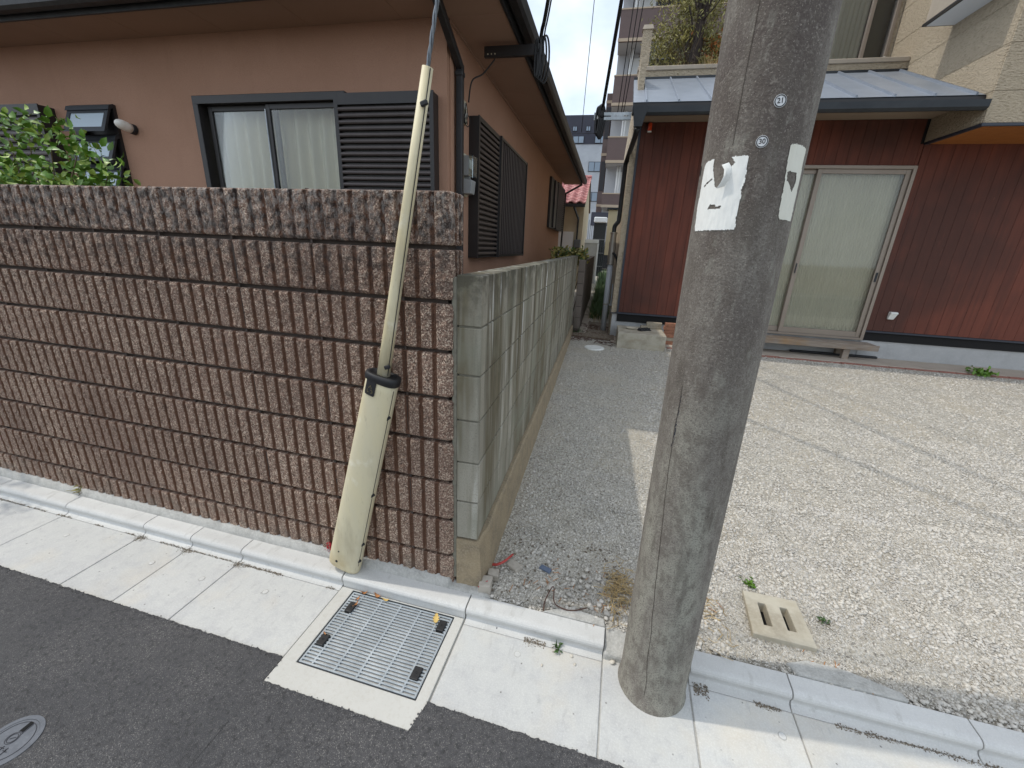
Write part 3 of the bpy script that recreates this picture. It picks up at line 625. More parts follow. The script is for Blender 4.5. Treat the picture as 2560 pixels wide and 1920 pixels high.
def strip(pts, wd, m, name):
    vs = []; fs = []
    for i, (t, z) in enumerate(pts):
        k = math.degrees(1 / .122) * wd / 2; vs += [on_pole(t - k, z, .0006), on_pole(t + k, z, .0006)]
        if i: fs.append((2 * i - 2, 2 * i - 1, 2 * i + 1, 2 * i))
    return MB().add(vs, fs).build(name, m, pole, fix=False)
strip([(-124.6 + nz3(z * 6, 2) * 1.0 - (2.1 - z) * 3.5, z) for z in np.arange(2.3, 1.8, -.02)], .0014, 'pole_line', 'hairline_crack')
strip([(-136 + nz3(z * 9, 1) * 2.2 + max(0, .95 - z) * 28, z) for z in np.arange(1.2, -.07, -.012)], .0018, 'pole_line', 'hairline_crack')
for k in range(26):
    z = 1.17 - k * .0065; strip([(-135.5 + random.gauss(0, .9), z), (-135.2 + random.gauss(0, .9), z - .012)], random.uniform(.001, .0045), 'cast_dark', 'pitted_crack') if k % 2 == 0 else None
for (t, z, r) in ((-178.5, 1.779, .009), (172.9, .744, .008)):
    V = []; n = 16
    k = math.degrees(1 / .122)
    MB().add([on_pole(t + r * .8 * k * math.cos(2 * math.pi * i / n), z + r * 1.4 * math.sin(2 * math.pi * i / n), .0008) for i in range(n)], [tuple(range(n))]).build('bolt_hole', 'pit_dark', pole)

# ================================================================== GUY WIRE WITH GUARD
guy = thing('guy_wire', 'cream plastic guard tube on a leaning guy wire before the ribbed wall', 'guy wire', (-.558, -.058, -.02))
gb = Vector((-.558, -.058, -.02)); axis = Vector((.274, 0, 1.0)).normalized(); axis2 = Vector((.212, 0, 1.0)).normalized(); SJ = 1.10
def gp(s, side=0.0, fw=0.0):     # point along the two-piece axis
    a = axis if s <= SJ else axis2; rgt = Vector((a.z, 0, -a.x)); return gb + axis * min(s, SJ) + axis2 * max(s - SJ, 0) + rgt * side + Vector((0, -1, 0)) * fw
def gl(p): return tuple(Vector(p) - gb)
def oval(a, b, n=36, e=2.6):
    return [(a * math.copysign(abs(math.cos(2 * math.pi * k / n)) ** (2 / e), math.cos(2 * math.pi * k / n)), b * math.copysign(abs(math.sin(2 * math.pi * k / n)) ** (2 / e), math.sin(2 * math.pi * k / n))) for k in range(n)]
def guard(sections, name, m, par, caps=True, e=2.6):
    vs = []; fs = []; n = 36
    for (s_, a, b) in sections: vs += [gl(gp(s_, x, y)) for x, y in oval(a, b, n, e)]
    for j in range(len(sections) - 1): fs += [(j * n + k, j * n + (k + 1) % n, (j + 1) * n + (k + 1) % n, (j + 1) * n + k) for k in range(n)]
    if caps: fs += [tuple(range(n))[::-1], tuple((len(sections) - 1) * n + k for k in range(n))]
    return MB().add(vs, fs).build(name, m, par, smooth=True)
low = guard([(.02, .080, .030), (.03, .083, .036), (.06, .084, .042), (.5, .077, .040), (1.04, .070, .038), (1.098, .069, .037)], 'lower_guard', 'pvc_cream', guy)
cap = guard([(1.074, .0710, .0395), (1.077, .0750, .0430), (1.096, .0755, .0440), (1.107, .0730, .0415), (1.109, .058, .030), (1.103, .054, .026)], 'rubber_cap', 'rubber_black', guy)
def tabpt(x, s_, off=.001):      # on the front of the lower guard
    a, b = .0715, .039; y = b * (1 - abs(x / a) ** 2.6) ** (1 / 2.6); return gl(gp(s_, x, y + off))
vs = []; fs = []
for j, s_ in enumerate((1.012, 1.019, 1.047, 1.078)):
    wd = .020 if j == 0 else .024
    for i in range(6): vs.append(tabpt(-.026 + wd * (i / 2.5 - 1), s_, .0022))
    if j: fs += [((j - 1) * 6 + i, (j - 1) * 6 + i + 1, j * 6 + i + 1, j * 6 + i) for i in range(5)]
tabo = MB().add(vs, fs).build('cap_tab', 'rubber_black', cap, fix=False)
mk = MB()
def seg2(a, b): mk.tube([tabpt(a[0], a[1], .0028), tabpt(b[0], b[1], .0028)], .0009, 5)
for a, b in (((-.026, 1.030), (-.034, 1.016)), ((-.026, 1.030), (-.019, 1.017)), ((-.038, 1.010), (-.036, .998)), ((-.036, .998), (-.029, .999)), ((-.016, 1.011), (-.012, 1.001)), ((-.012, 1.001), (-.019, .997)), ((-.033, 1.021), (-.029, 1.021)), ((-.022, 1.009), (-.018, 1.013))): seg2((a[0], a[1] + .027), (b[0], b[1] + .027))
mk.build('embossed_mark', 'mark_ochre', cap)
upg = guard([(1.101, .0265, .024), (1.3, .0245, .023), (1.8, .0200, .020), (2.172, .0172, .0175)], 'upper_guard', 'pvc_cream', guy, e=2.2)
# open edge seam along the right flank and black clips
def flank(s_, a, off=.0): return gl(gp(s_, a + off, .004))
def wid(s_): return (.084 - (.084 - .069) * (s_ - .06) / 1.0) if s_ < 1.1 else (.0265 - .0093 * (s_ - 1.06) / 1.08)
def seam(s0, s1, par):
    mb = MB(); pts = [gl(gp(s_, wid(s_) * .955, (.42 if s_ < 1.1 else .30) * .04)) for s_ in np.linspace(s0, s1, 14)]; mb.tube(pts, .0016, 6); mb.build('edge_slot', 'rubber_black', par)
seam(.08, 1.06, low); seam(1.112, 2.168, upg)
for s_ in (.11, .22, .52, .93):
    p = Vector(gp(s_, wid(s_) * .95, .016)); MB().bar(gl(p - axis * .004 - Vector((.012, 0, .006))), gl(p + axis * .006 + Vector((.008, 0, .002))), .012, .010, (0, 1, 0)).build('clip', 'rubber_black', low, bevel=.002)
for s_ in (1.15, 2.07):
    p = Vector(gp(s_, wid(s_) * .75, .019)); MB().bar(gl(p - Vector((.010, 0, .004))), gl(p + Vector((.014, 0, .004))), .012, .016, (0, 0, 1)).build('clip', 'rubber_black', upg, bevel=.003)
for (x, s_, r) in ((-.036, .14, .0035), (-.037, .075, .0065)):
    p = Vector(gp(s_, x + .012, .0405)); MB().tube([gl(p - Vector((0, -.004, 0))), gl(p - Vector((0, .0025, 0)))], r, 14).build('screw', 'ink_black', low)
wire = MB(); s_end = 6.55
top = Vector(gp(s_end)); 
for k in range(3):
    pts = []
    for i in range(150 if k < 3 else 2):
        t = i / 149; s_ = 1.9 + (3.2 - 1.9) * t; ph = s_ * 42 + k * 2.094
        pts.append(gl(gp(s_, .0038 * math.cos(ph), .0038 * math.sin(ph))))
    wire.tube(pts, .0036, 6)
wire.tube([gl(gp(3.19)), gl(gp(s_end))], .0072, 8)
wire.build('wire', 'steel_wire', guy, smooth=True)

# ================================================================== DRAIN GRATE
dg_ = thing('drain_grate', 'galvanised steel drain grate set in a pale concrete collar', 'drain grate', (-.21, -.31, ZA))
X0, X1, Y0, Y1 = -.463, .058, -.492, -.121
def dl(x0, x1, y0, y1, z0, z1): return (x0 + .21, x1 + .21, y0 + .31, y1 + .31, z0, z1)
def holed_mesh(xs, ys, skip, pt, z0, z1, m, bev):
    """one watertight slab over a grid of cells with some cells left open"""
    nx_, ny_ = len(xs), len(ys); V = [pt(x, y) + (z,) for z in (z0, z1) for y in ys for x in xs]; id_ = lambda i, j, k: k * nx_ * ny_ + j * nx_ + i
    solid = lambda i, j: 0 <= i < nx_ - 1 and 0 <= j < ny_ - 1 and (i, j) not in skip
    F = []
    for i in range(nx_ - 1):
        for j in range(ny_ - 1):
            if not solid(i, j): continue
            F.append(tuple(id_(a, b, 1) for a, b in ((i, j), (i + 1, j), (i + 1, j + 1), (i, j + 1)))); F.append(tuple(id_(a, b, 0) for a, b in ((i, j), (i, j + 1), (i + 1, j + 1), (i + 1, j))))
            for (di, dj, a, b) in ((-1, 0, (i, j + 1), (i, j)), (1, 0, (i + 1, j), (i + 1, j + 1)), (0, -1, (i, j), (i + 1, j)), (0, 1, (i + 1, j + 1), (i, j + 1))):
                if not solid(i + di, j + dj): F.append((id_(*a, 0), id_(*b, 0), id_(*b, 1), id_(*a, 1)))
    used = sorted({v for f in F for v in f}); mp_ = {v: k for k, v in enumerate(used)}
    return MB().add([V[v] for v in used], [tuple(mp_[v] for v in f) for f in F]).mesh('slab', m, bevel=bev, seg=2)
obj('collar', holed_mesh([-.534, -.4705, .0655, .1105], [-.599, -.4995, -.1135, -.1075], {(1, 1)}, lambda x, y: (x + .21, y + .31), -.16, .004, 'collar_concrete', .003), dg_)
fr = MB()
for (a, b, c_, d) in ((-.4705, -.4655, -.4995, -.1135), (.0605, .0655, -.4995, -.1135), (-.4655, .0605, -.4995, -.4945), (-.4655, .0605, -.1185, -.1135)):
    fr.box(*dl(a, b, c_, d, -.08, .0015))
fr.build('angle_frame', 'dark_frame_metal', dg_, fix=False)
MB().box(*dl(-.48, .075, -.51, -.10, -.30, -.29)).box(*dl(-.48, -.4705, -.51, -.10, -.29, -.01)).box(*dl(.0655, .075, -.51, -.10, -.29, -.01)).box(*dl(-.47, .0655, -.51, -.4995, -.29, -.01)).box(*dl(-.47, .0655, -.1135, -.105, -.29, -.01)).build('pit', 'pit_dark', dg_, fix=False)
nb = 26; pitch_ = (Y1 - Y0 - .006) / (nb - 1)
barm = MB().box(X0 + .21, X1 + .21, -.0037, .0037, -.007, 0).mesh('bar', 'galvanised', bevel=.0012)
pads = [(-.425, -.205), (-.437, -.385), (.022, -.175), (.015, -.405)]
for i in range(nb):
    obj('bar', barm, dg_, (0, Y0 + .003 + i * pitch_ + .31, .002))
crm = MB().box(-.0042, .0042, Y0 + .31, Y1 + .31, -.008, 0).mesh('cross_bar', 'galvanised', bevel=.001)
for x in (-.4605, -.4055, -.3035, -.2015, -.0995, -.004, .0555):
    obj('cross_bar', crm, dg_, (x + .21, 0, .0012))
pm_ = MB().box(-.018, .018, -.027, .027, -.02, .0085)
pmesh = pm_.mesh('rubber_pad', 'rubber_black', bevel=.003, seg=2)
stud = MB().ring((0, 0), .003, .0048, .007, .0098, 16).mesh('stud', 'rubber_black')
for (x, y) in pads:
    p = obj('rubber_pad', pmesh, dg_, (x + .21 + .005, y + .31, .001)); obj('stud', stud, p)
# fallen leaves on the grate
def leaf_thing(name, label, x, y, z, L, W, rz, curl, m, lobed=False, tilt=0.0):
    n = 9; vs = []; fs = []
    for i in range(n):
        t = i / (n - 1); wd = W * math.sin(math.pi * min(1, t * .92 + .06)) ** .8
        if lobed: wd *= (1.0 if i % 2 else .55)
        zz = curl * (2 * t - 1) ** 2 * L + .0015
        for s_ in (-1, -.5, 0, .5, 1): vs.append(((t - .5) * L, s_ * wd * .5, zz + abs(s_) * curl * W * .7 + .002 * nz3(t * 9, s_ * 3, x * 50)))
        if i: fs += [(5 * (i - 1) + k, 5 * (i - 1) + k + 1, 5 * i + k + 1, 5 * i + k) for k in range(4)]
    mb = MB().add(vs, fs); mb.tube([(-.5 * L, 0, curl * L), (-.75 * L, .004, curl * L + .002)], .0008, 5)
    ob = mb.build(name, m, None, smooth=True, fix=False); ob.location = (x, y, z); ob.rotation_euler = (tilt, 0, rz)
    tag(ob, label, 'leaf', 'dry leaves on the drain grate'); return ob
gzt = ZA + .003
leaf_thing('fallen_leaf', 'golden lobed dry leaf near the right rear corner of the drain grate', -.012, -.148, gzt, .052, .034, 1.9, .10, 'dry_leaf_gold', True)
leaf_thing('fallen_leaf', 'curled tan leaf at the left rear corner of the drain grate', -.405, -.118, gzt, .030, .013, .4, .5, 'dry_leaf')
leaf_thing('fallen_leaf', 'dark crumpled leaf against the kerb above the drain grate', -.335, -.115, gzt, .036, .016, -.2, .35, 'dry_leaf')
leaf_thing('fallen_leaf', 'pale shrivelled leaf against the kerb, rightmost of the row', -.285, -.123, gzt, .034, .012, .1, .3, 'dry_leaf_gold')
leaf_thing('fallen_leaf', 'small leaf scrap beside the far left black pad', -.417, -.156, gzt, .024, .012, 1.2, .4, 'dry_leaf')
leaf_thing('fallen_leaf', 'thin leaf curl lying over the far left black pad', -.402, -.190, gzt + .008, .028, .010, 1.5, .3, 'dry_leaf')
leaf_thing('fallen_leaf', 'tiny leaf sliver on the near left black pad', -.440, -.362, gzt + .008, .022, .006, -.5, .1, 'dry_leaf')

# ================================================================== STOP VALVE COVER
mc = (-1.165, -1.0); mh = thing('valve_cover', 'small round grey iron valve cover in the asphalt', 'manhole cover', (mc[0], mc[1], -.080))
MB().ring((0, 0), .068, .081, -.05, .004, 64).build('rim', 'cast_iron', mh, smooth=False)
MB().disc((0, 0), .0672, -.05, .0028, 64).build('lid', 'cast_iron', mh)
MB().ring((0, 0), .0585, .0603, .0028, .0040, 64).build('groove_ring', 'cast_dark', mh)
MB().ring((-.004, .008), .0128, .0146, .0028, .0042, 32).ring((-.004, .008), .0172, .0186, .0028, .0040, 32).bar((-.010, .004, .0035), (.002, .013, .0035), .002, .0016).build('emblem', 'cast_dark', mh)
MB().box(-.011, .004, .030, .060, .0028, .0044).build('key_slot', 'pit_dark', mh)
MB().box(.007, .0085, .020, .056, .0028, .0042).box(-.0125, .004, .0275, .0292, .0028, .0046).build('key_groove', 'cast_dark', mh)
tx = MB()
for a, b in (((-.006, -.020), (.010, -.020)), ((.002, -.014), (.002, -.032)), ((-.008, -.033), (.014, -.033)), ((.018, -.018), (.024, -.026)), ((.012, -.024), (.030, -.024)), ((.021, -.014), (.021, -.036)), ((-.030, -.022), (-.012, -.022)), ((-.021, -.016), (-.021, -.038)), ((-.029, -.038), (-.013, -.038)), ((-.026, -.030), (-.016, -.030))): tx.bar((a[0], a[1], .0036), (b[0], b[1], .0036), .0022, .0018)
tx.build('raised_characters', 'cast_dark', mh)

# ================================================================== BROWN HOUSE
bh = thing('brown_house', 'brown stucco bungalow with black shutters behind the ribbed wall', 'house', (-1.08, 2.52, 0), R(1.9))
def bw(u, v, z):
    c_, s_ = math.cos(R(1.9)), math.sin(R(1.9)); return Vector((-1.08 + u * c_ - v * s_, 2.52 + u * s_ + v * c_, z))
SO = 3.387
WIN = (-2.71, -1.0, .95, 2.85)
mb = MB(); wall_holes(mb, -9.5, 0, -.2, SO + .1, [WIN, (-4.38, -3.80, 1.6, 2.80)], 0, .14, 'u')
mb.build('wall', 'stucco_brown', bh, fix=False)
mb = MB(); wall_holes(mb, .14, 9.1, -.2, SO + .1, [(1.5, 3.15, 1.45, 2.80)], -.14, -.0, 'v'); mb.build('wall', 'stucco_brown', bh, fix=False)
MB().box(-9.5, -.14, 9.0, 9.1, -.2, SO + .1).build('wall', 'stucco_brown', bh, fix=False)
MB().box(-9.5, -.14, .5, .6, -.2, SO).build('inner_partition', 'dark_interior', bh, fix=False)
MB().box(-.75, -.65, .6, 9.0, -.2, SO).build('inner_partition', 'dark_interior', bh, fix=False)
# soffit panels
EF, ES, EB = -.47, .52, 9.62
for k in range(11):
    a = -9.6 + k * .92; b = min(a + .916, ES)
    if a < ES: MB().box(a, b, EF, -.002, SO, SO + .015).build('soffit_panel', 'soffit_brown', bh, bevel=.0015)
for k in range(11):
    a = .001 + k * .91; b = min(a + .906, EB)
    MB().box(.003, ES, a, b, SO, SO + .015).build('soffit_panel', 'soffit_brown', bh, bevel=.0015)
MB().box(.0005, .022, .03, 9.1, SO - .016, SO - .002).build('wall_moulding', 'soffit_brown', bh, fix=False)
# fascia, gutter, roof
MB().box(-9.6, ES + .02, EF - .022, EF, SO - .02, SO + .16).box(ES, ES + .022, EF, EB, SO - .02, SO + .16).build('fascia', 'gutter_black', bh, fix=False)
def gutter_prof(sgn, o0): return [(o0 + sgn * .0, SO + .13), (o0 + sgn * .005, SO + .035), (o0 + sgn * .03, SO + .012), (o0 + sgn * .095, SO + .012), (o0 + sgn * .118, SO + .035), (o0 + sgn * .124, SO + .125), (o0 + sgn * .117, SO + .125), (o0 + sgn * .108, SO + .03), (o0 + sgn * .02, SO + .03)]
mb = MB(); mb.prism([(z, y) for y, z in []] or [(y, z) for y, z in gutter_prof(-1, EF - .024)], 'x', -9.6, ES + .15); mb.build('gutter', 'gutter_black', bh)
mb = MB(); mb.prism([(x, z) for x, z in gutter_prof(1, ES + .024)], 'y', EF - .15, EB + .05); mb.build('gutter', 'gutter_black', bh)
rp_ = [(-9.6, EF - .06, SO + .16), (ES + .06, EF - .06, SO + .16), (ES + .06, EB + .06, SO + .16), (-9.6, EB + .06, SO + .16)]
mb = MB(); rz_ = SO + 1.9; tv = [(-9.6, 4.5, rz_), (-4.2, 4.5, rz_)]
mb.add([(*p[:2], p[2]) for p in rp_] + [(*p[:2], p[2] + .045) for p in rp_] + [(x, y, z) for x, y, z in tv], [(0, 3, 2, 1), (0, 1, 5, 4), (1, 2, 6, 5), (2, 3, 7, 6), (4, 5, 9, 8), (5, 6, 9), (6, 7, 8, 9)])
mb.build('roof', 'fascia', bh)
# sliding window
wn = MB(); u0, u1, z0, z1 = -2.71, -.99, .95, 2.85
wn.box(u0 - .012, u1, -.055, .10, z1 - .06, z1 + .012).box(u0 - .012, u0 + .05, -.055, .10, z0, z1 - .06).box(u0, u1, -.05, .10, z0 - .05, z0)
wn = wn.build('window', 'black_metal', bh, bevel=.004)
def sash(a, b, v, zt, zb, st_=.045):
    f_ = MB().box(a, a + st_, v, v + .03, zb, zt).box(b - st_, b, v, v + .03, zb, zt).box(a + st_, b - st_, v + .001, v + .029, zt - st_, zt).box(a + st_, b - st_, v + .001, v + .029, zb, zb + st_)
    f_.build('sash', 'black_metal', wn, bevel=.003)
    MB().box(a + st_ - .005, b - st_ + .005, v + .013, v + .017, zb + st_ - .005, zt - st_ + .005).build('pane', 'window_glass', wn, fix=False)
sash(-2.62, -1.80, .02, 2.785, .97); sash(-1.90, -.99, -.012, 2.785, .97)
MB().box(-1.905, -1.895, -.022, -.012, 1.0, 2.74).build('sash_seal', 'galvanised', wn, fix=False)
def pleats(u0, u1, z0, z1, v, amp, wl, name, m, par, n=220):
    vs = []; fs = []
    for i in range(n + 1):
        u = u0 + (u1 - u0) * i / n; ph = u * 2 * math.pi / wl + 1.2 * nz3(u * 3, 1)
        y = v + amp * math.sin(ph) + amp * .5 * nz3(u * 9, 4)
        vs += [(u, y, z0), (u + .01 * nz3(u * 4, 2), y * 1 + amp * .2 * nz3(u * 6, 8), (z0 + z1) / 2), (u, v + (y - v) * .6, z1)]
        if i: a = 3 * (i - 1); b = 3 * i; fs += [(a, b, b + 1, a + 1), (a + 1, b + 1, b + 2, a + 2)]
    return MB().add(vs, fs).build(name, m, par, smooth=True)
pleats(-2.75, -.95, .9, 2.9, .17, .045, .15, 'curtain', 'curtain', wn, 420)
# shutter boxes
def slat_box(par, u0, u1, z0, z1, p, pitch, top, axis='u', frame=.035):
    """box on a wall; axis 'u' front face towards -v, axis 'v' face towards +u"""
    def bx(mb, a, b, d0, d1, za, zb):
        if axis == 'u': mb.box(a, b, -d1, -d0, za, zb)
        else: mb.box(d0, d1, a, b, za, zb)
    mb = MB(); bx(mb, u0, u0 + .012, 0.001, p, z0, z1); bx(mb, u1 - .012, u1, 0.001, p, z0, z1); bx(mb, u0 + .012, u1 - .012, .001, p, z1 - .012, z1); bx(mb, u0 + .012, u1 - .012, .001, p, z0, z0 + .012)
    bx(mb, u0 + .012, u1 - .012, .002, p - .03, z0 + .012, z1 - .012)
    bx(mb, u0 - .004, u0 + frame, p - .008, p + .006, z0 - .004, z1 + .006); bx(mb, u1 - frame, u1 + .004, p - .008, p + .006, z0 - .004, z1 + .006); bx(mb, u0 + frame, u1 - frame, p - .0075, p + .005, z1 - top, z1 + .006)
    so = mb.build('shutter_box', 'black_metal', par, fix=False)
    n = int((z1 - z0 - top) / pitch)
    h = pitch * .70
    prof_ = [(-.010, 0), (.006, .004), (.010, h * .4), (.006, h - .006), (-.010, h), (-.016, h * .5)]
    sm = MB()
    if axis == 'u': sm.prism([(-d, z) for d, z in prof_], 'x', u0 + frame - .004, u1 - frame + .004)
    else: sm.prism([(d, z) for d, z in prof_], 'y', u0 + frame - .004, u1 - frame + .004)
    me = sm.mesh('slat', 'slat_bronze')
    for k in range(n):
        zz = z1 - top - (k + 1) * pitch
        obj('slat', me, so, (0, -p + .002, zz) if axis == 'u' else (p - .002, 0, zz))
    return so
slat_box(bh, -1.06, -.085, .95, 2.815, .12, .0525, .085)
slat_box(bh, -6.3, -4.66, .95, 2.80, .15, .066, .10)
slat_box(bh, .617, 1.485, 1.42, 2.82, .108, .0555, .04, 'v')
# grille on the side window
gr_ = MB().box(.001, .05, 1.495, 1.53, 1.44, 2.81).box(.001, .05, 3.12, 3.155, 1.44, 2.81).box(.001, .05, 1.53, 3.12, 2.775, 2.81).box(.001, .05, 1.53, 3.12, 1.44, 1.47).box(-.06, -.05, 1.5, 3.15, 1.45, 2.8).build('window', 'black_metal', bh, fix=False)
gr2 = MB().box(.085, .135, 1.488, 1.52, 1.415, 2.835).box(.085, .135, 3.14, 3.17, 1.415, 2.835).box(.09, .13, 1.52, 3.14, 2.80, 2.83).box(.09, .13, 1.52, 3.14, 1.42, 1.45).box(.05, .088, 1.495, 1.51, 1.5, 2.75).box(.05, .088, 3.145, 3.16, 1.5, 2.75).build('window_grille', 'black_metal', bh, fix=False)
bm_ = MB().box(.098, .122, -.011, .011, 1.45, 2.80).mesh('bar', 'slat_bronze', bevel=.002)
for k in range(16): obj('bar', bm_, gr2, (0, 1.60 + k * .098, 0))
# far side window with its box
slat_box(bh, 7.45, 9.0, 2.03, 3.15, .11, .05, .05, 'v')
MB().box(.001, .06, 6.55, 7.44, 2.03, 3.15).box(.06, .10, 7.0, 7.44, 2.05, 3.13).build('window', 'black_metal', bh, bevel=.004)
# louvre window: three tilted panes
lv = MB().box(-4.395, -4.35, -.03, .05, 1.55, 2.815).box(-3.83, -3.785, -.03, .05, 1.55, 2.815).box(-4.35, -3.83, -.03, .05, 2.77, 2.815).box(-4.35, -3.83, .06, .07, 1.55, 2.78).build('louvre_window', 'black_metal', bh, fix=False)
for k in range(4):
    zt = 2.80 - k * .285; a, b = -4.375, -3.80; tl = math.atan2(.105, .262)
    def q(u, d, t): return (u, -.032 - math.sin(tl) * t - d * math.cos(tl), zt - math.cos(tl) * t + d * -math.sin(tl))
    def slab(mb, ua, ub, t0, t1, d0, d1): mb.hexa([q(ua, d1, t1), q(ub, d1, t1), q(ub, d0, t1), q(ua, d0, t1), q(ua, d1, t0), q(ub, d1, t0), q(ub, d0, t0), q(ua, d0, t0)])
    mb = MB(); slab(mb, a, a + .05, .03, .272, 0, .03); slab(mb, b - .05, b, .03, .272, 0, .03); slab(mb, a + .05, b - .05, .225, .272, 0, .03); slab(mb, a + .05, b - .05, .03, .065, 0, .03); slab(mb, a - .015, b + .015, -.02, .03, -.01, .045)
    so = mb.build('louvre_sash', 'dark_steel', lv)
    mb = MB(); slab(mb, a + .048, b - .048, .063, .227, .010, .018); mb.build('pane', 'frosted_pane', lv)
# downpipe of the bungalow
mb = MB(); pts = [(.05, .20, -.1), (.05, .20, 3.12)]
mb.bar(pts[0], pts[1], .062, .062, (1, 0, 0)); mb.bar((.05, .20, 3.09), (.07, -.52, 3.40), .062, .062, (1, 0, 0)); mb.box(.012, .088, .162, .238, 3.02, 3.06).box(.012, .088, .162, .238, 2.02, 2.05)
mb.build('downpipe', 'gutter_black', bh, bevel=.006)
MB().bar((.56, 9.4, 3.37), (.10, 9.3, 3.10), .05, .05).bar((.10, 9.3, 3.12), (.06, 9.25, .2), .05, .05, (1, 0, 0)).build('downpipe', 'gutter_black', bh, bevel=.005)
MB().box(.0, .012, .06, .14, -.1, 3.20).build('corner_bead', 'stucco_brown', bh, bevel=.004)

# wall lamp
wl = thing('wall_lamp', 'white bullet-shaped wall lamp beside the louvre window', 'lamp', bw(-3.59, 0, 2.58), R(1.9))
MB().tube([(0, -.002, 0), (0, -.045, .003)], .05, 20).build('base', 'rubber_black', wl, bevel=.004)
mb = MB(); P_ = [(0, -.045 - .145 * t, .003 + .03 * t) for t in (0, .3, .6, .75, .88, .96, 1.0)]; mb.tube(P_, [.045, .048, .047, .043, .033, .02, .004], 20); mb.build('globe', 'lamp_white', wl, smooth=True)
# electricity meter
em = thing('electricity_meter', 'grey electricity meter with clear cover on the brown side wall', 'meter', bw(0, .37, 2.1), R(1.9))
MB().box(.002, .016, -.01, .17, -.06, .34).build('backboard', 'cream_plate', em, bevel=.003)
b_ = MB().box(.016, .075, .02, .155, .13, .315).build('meter_body', 'grey_plastic', em, bevel=.008, seg=2)
MB().box(.075, .125, .015, .16, .12, .32).build('clear_cover', 'meter_glass', em, bevel=.01, seg=2)
MB().box(.0755, .079, .04, .135, .20, .28).build('dial_face', 'white_plastic', b_, fix=False)
MB().hexa([(.016, .01, -.04), (.10, .02, -.04), (.10, .15, -.04), (.016, .16, -.04), (.016, .01, .10), (.115, .02, .09), (.115, .15, .09), (.016, .16, .10)]).build('terminal_box', 'grey_plastic', em, bevel=.008, seg=2)
MB().box(.016, .07, .06, .11, .10, .13).build('conduit_stub', 'grey_plastic', em)
# cable terminal board
tb = thing('cable_terminal_board', 'weathered board with tangled black cable above the electricity meter', 'terminal board', bw(0, .36, 2.70), R(1.9))
MB().box(.002, .016, 0, .14, 0, .20).build('board', 'cream_plate', tb, bevel=.002)
MB().box(.016, .04, .03, .07, .12, .17).box(.016, .04, .05, .10, .05, .10).build('porcelain_knob', 'white_plastic', tb, bevel=.008)
mb = MB()
for k in range(6): mb.tube([(.03 + .015 * math.sin(k), .05 + .03 * math.cos(k * 2.1 + i * .5), .17 - i * .022) for i in range(9)], .004, 6)
mb.tube([(.04 + .012 * math.cos(t), .09 + .035 * math.cos(t), .03 + .05 * math.sin(t)) for t in np.linspace(0, 6.5, 22)], .004, 6)
mb.build('cable_tangle', 'cable_black', tb, smooth=True)
# service bracket with cables
br = thing('cable_bracket', 'dark timber cable arm under the bungalow eave', 'bracket', bw(.19, .5, 3.31), R(1.9))
MB().box(0, .56, -.02, .02, -.045, .045).build('arm', 'black_metal', br, bevel=.004)
mb = MB()
for k in range(3): mb.tube([(.04 + .035 * k, -.022, -.022), (.04 + .035 * k, -.027, -.022)], .006, 8)
mb.build('bolt', 'cream_plate', br)
def hang(name, pts, r, label, m='cable_black', group='overhead cables', n=8):
    ob = MB().tube(pts, r, n).build(name, m, None, smooth=True); tag(ob, label, 'cable', group); return ob
def spline(P, n=12):
    P = [Vector(p) for p in P]; out_ = []
    for i in range(len(P) - 1):
        p0, p1, p2, p3 = P[max(i - 1, 0)], P[i], P[i + 1], P[min(i + 2, len(P) - 1)]
        for k in range(n):
            t = k / n; out_.append(.5 * ((2 * p1) + (p2 - p0) * t + (2 * p0 - 5 * p1 + 4 * p2 - p3) * t * t + (3 * p1 - p0 - 3 * p2 + p3) * t ** 3))
    return out_ + [P[-1]]
A = bw(.73, .5, 3.30)
POLE_T = Vector((.87, -.10, 6.3))
hang('service_cable', spline([A + Vector((-.44, 0, -.04)), A + Vector((-.55, -.02, -.16)), bw(.10, .40, 3.05), bw(.06, .42, 2.88)]), .007, 'black cable drooping from the eave arm to the meter board')
for k, (dx, dz, rr, lab) in enumerate(((0.0, 0, .017, 'thick black cable rising from the bungalow eave arm'), (.03, .02, .007, 'thin black cable rising beside the thick one at the eave'))):
    hang('service_cable', spline([A + Vector((dx - .02, 0, -.20)), A + Vector((dx, -.01, -.02)), A + Vector((dx + .01, -.02, .14)), A + (POLE_T - A) * .1 + Vector((dx, 0, dz)), A + (POLE_T - A) * .5 + Vector((dx, 0, -.1)), POLE_T + Vector((dx, 0, dz))]), rr, lab)
cl = MB()
for k in range(5):
    w_ = .014 + .007 * k; x0 = -.03 + .018 * k
    cl.tube([A + Vector((x0 + w_ * math.cos(t), -.02 + .012 * k, -.06 + (.15 + .01 * k) * math.sin(t))) for t in np.linspace(.3, 6.6, 26)], .009, 7)
o = cl.build('cable_loops', 'cable_black', None, smooth=True); tag(o, 'coiled black cable loops hanging at the end of the bungalow eave arm', 'cable', 'overhead cables')

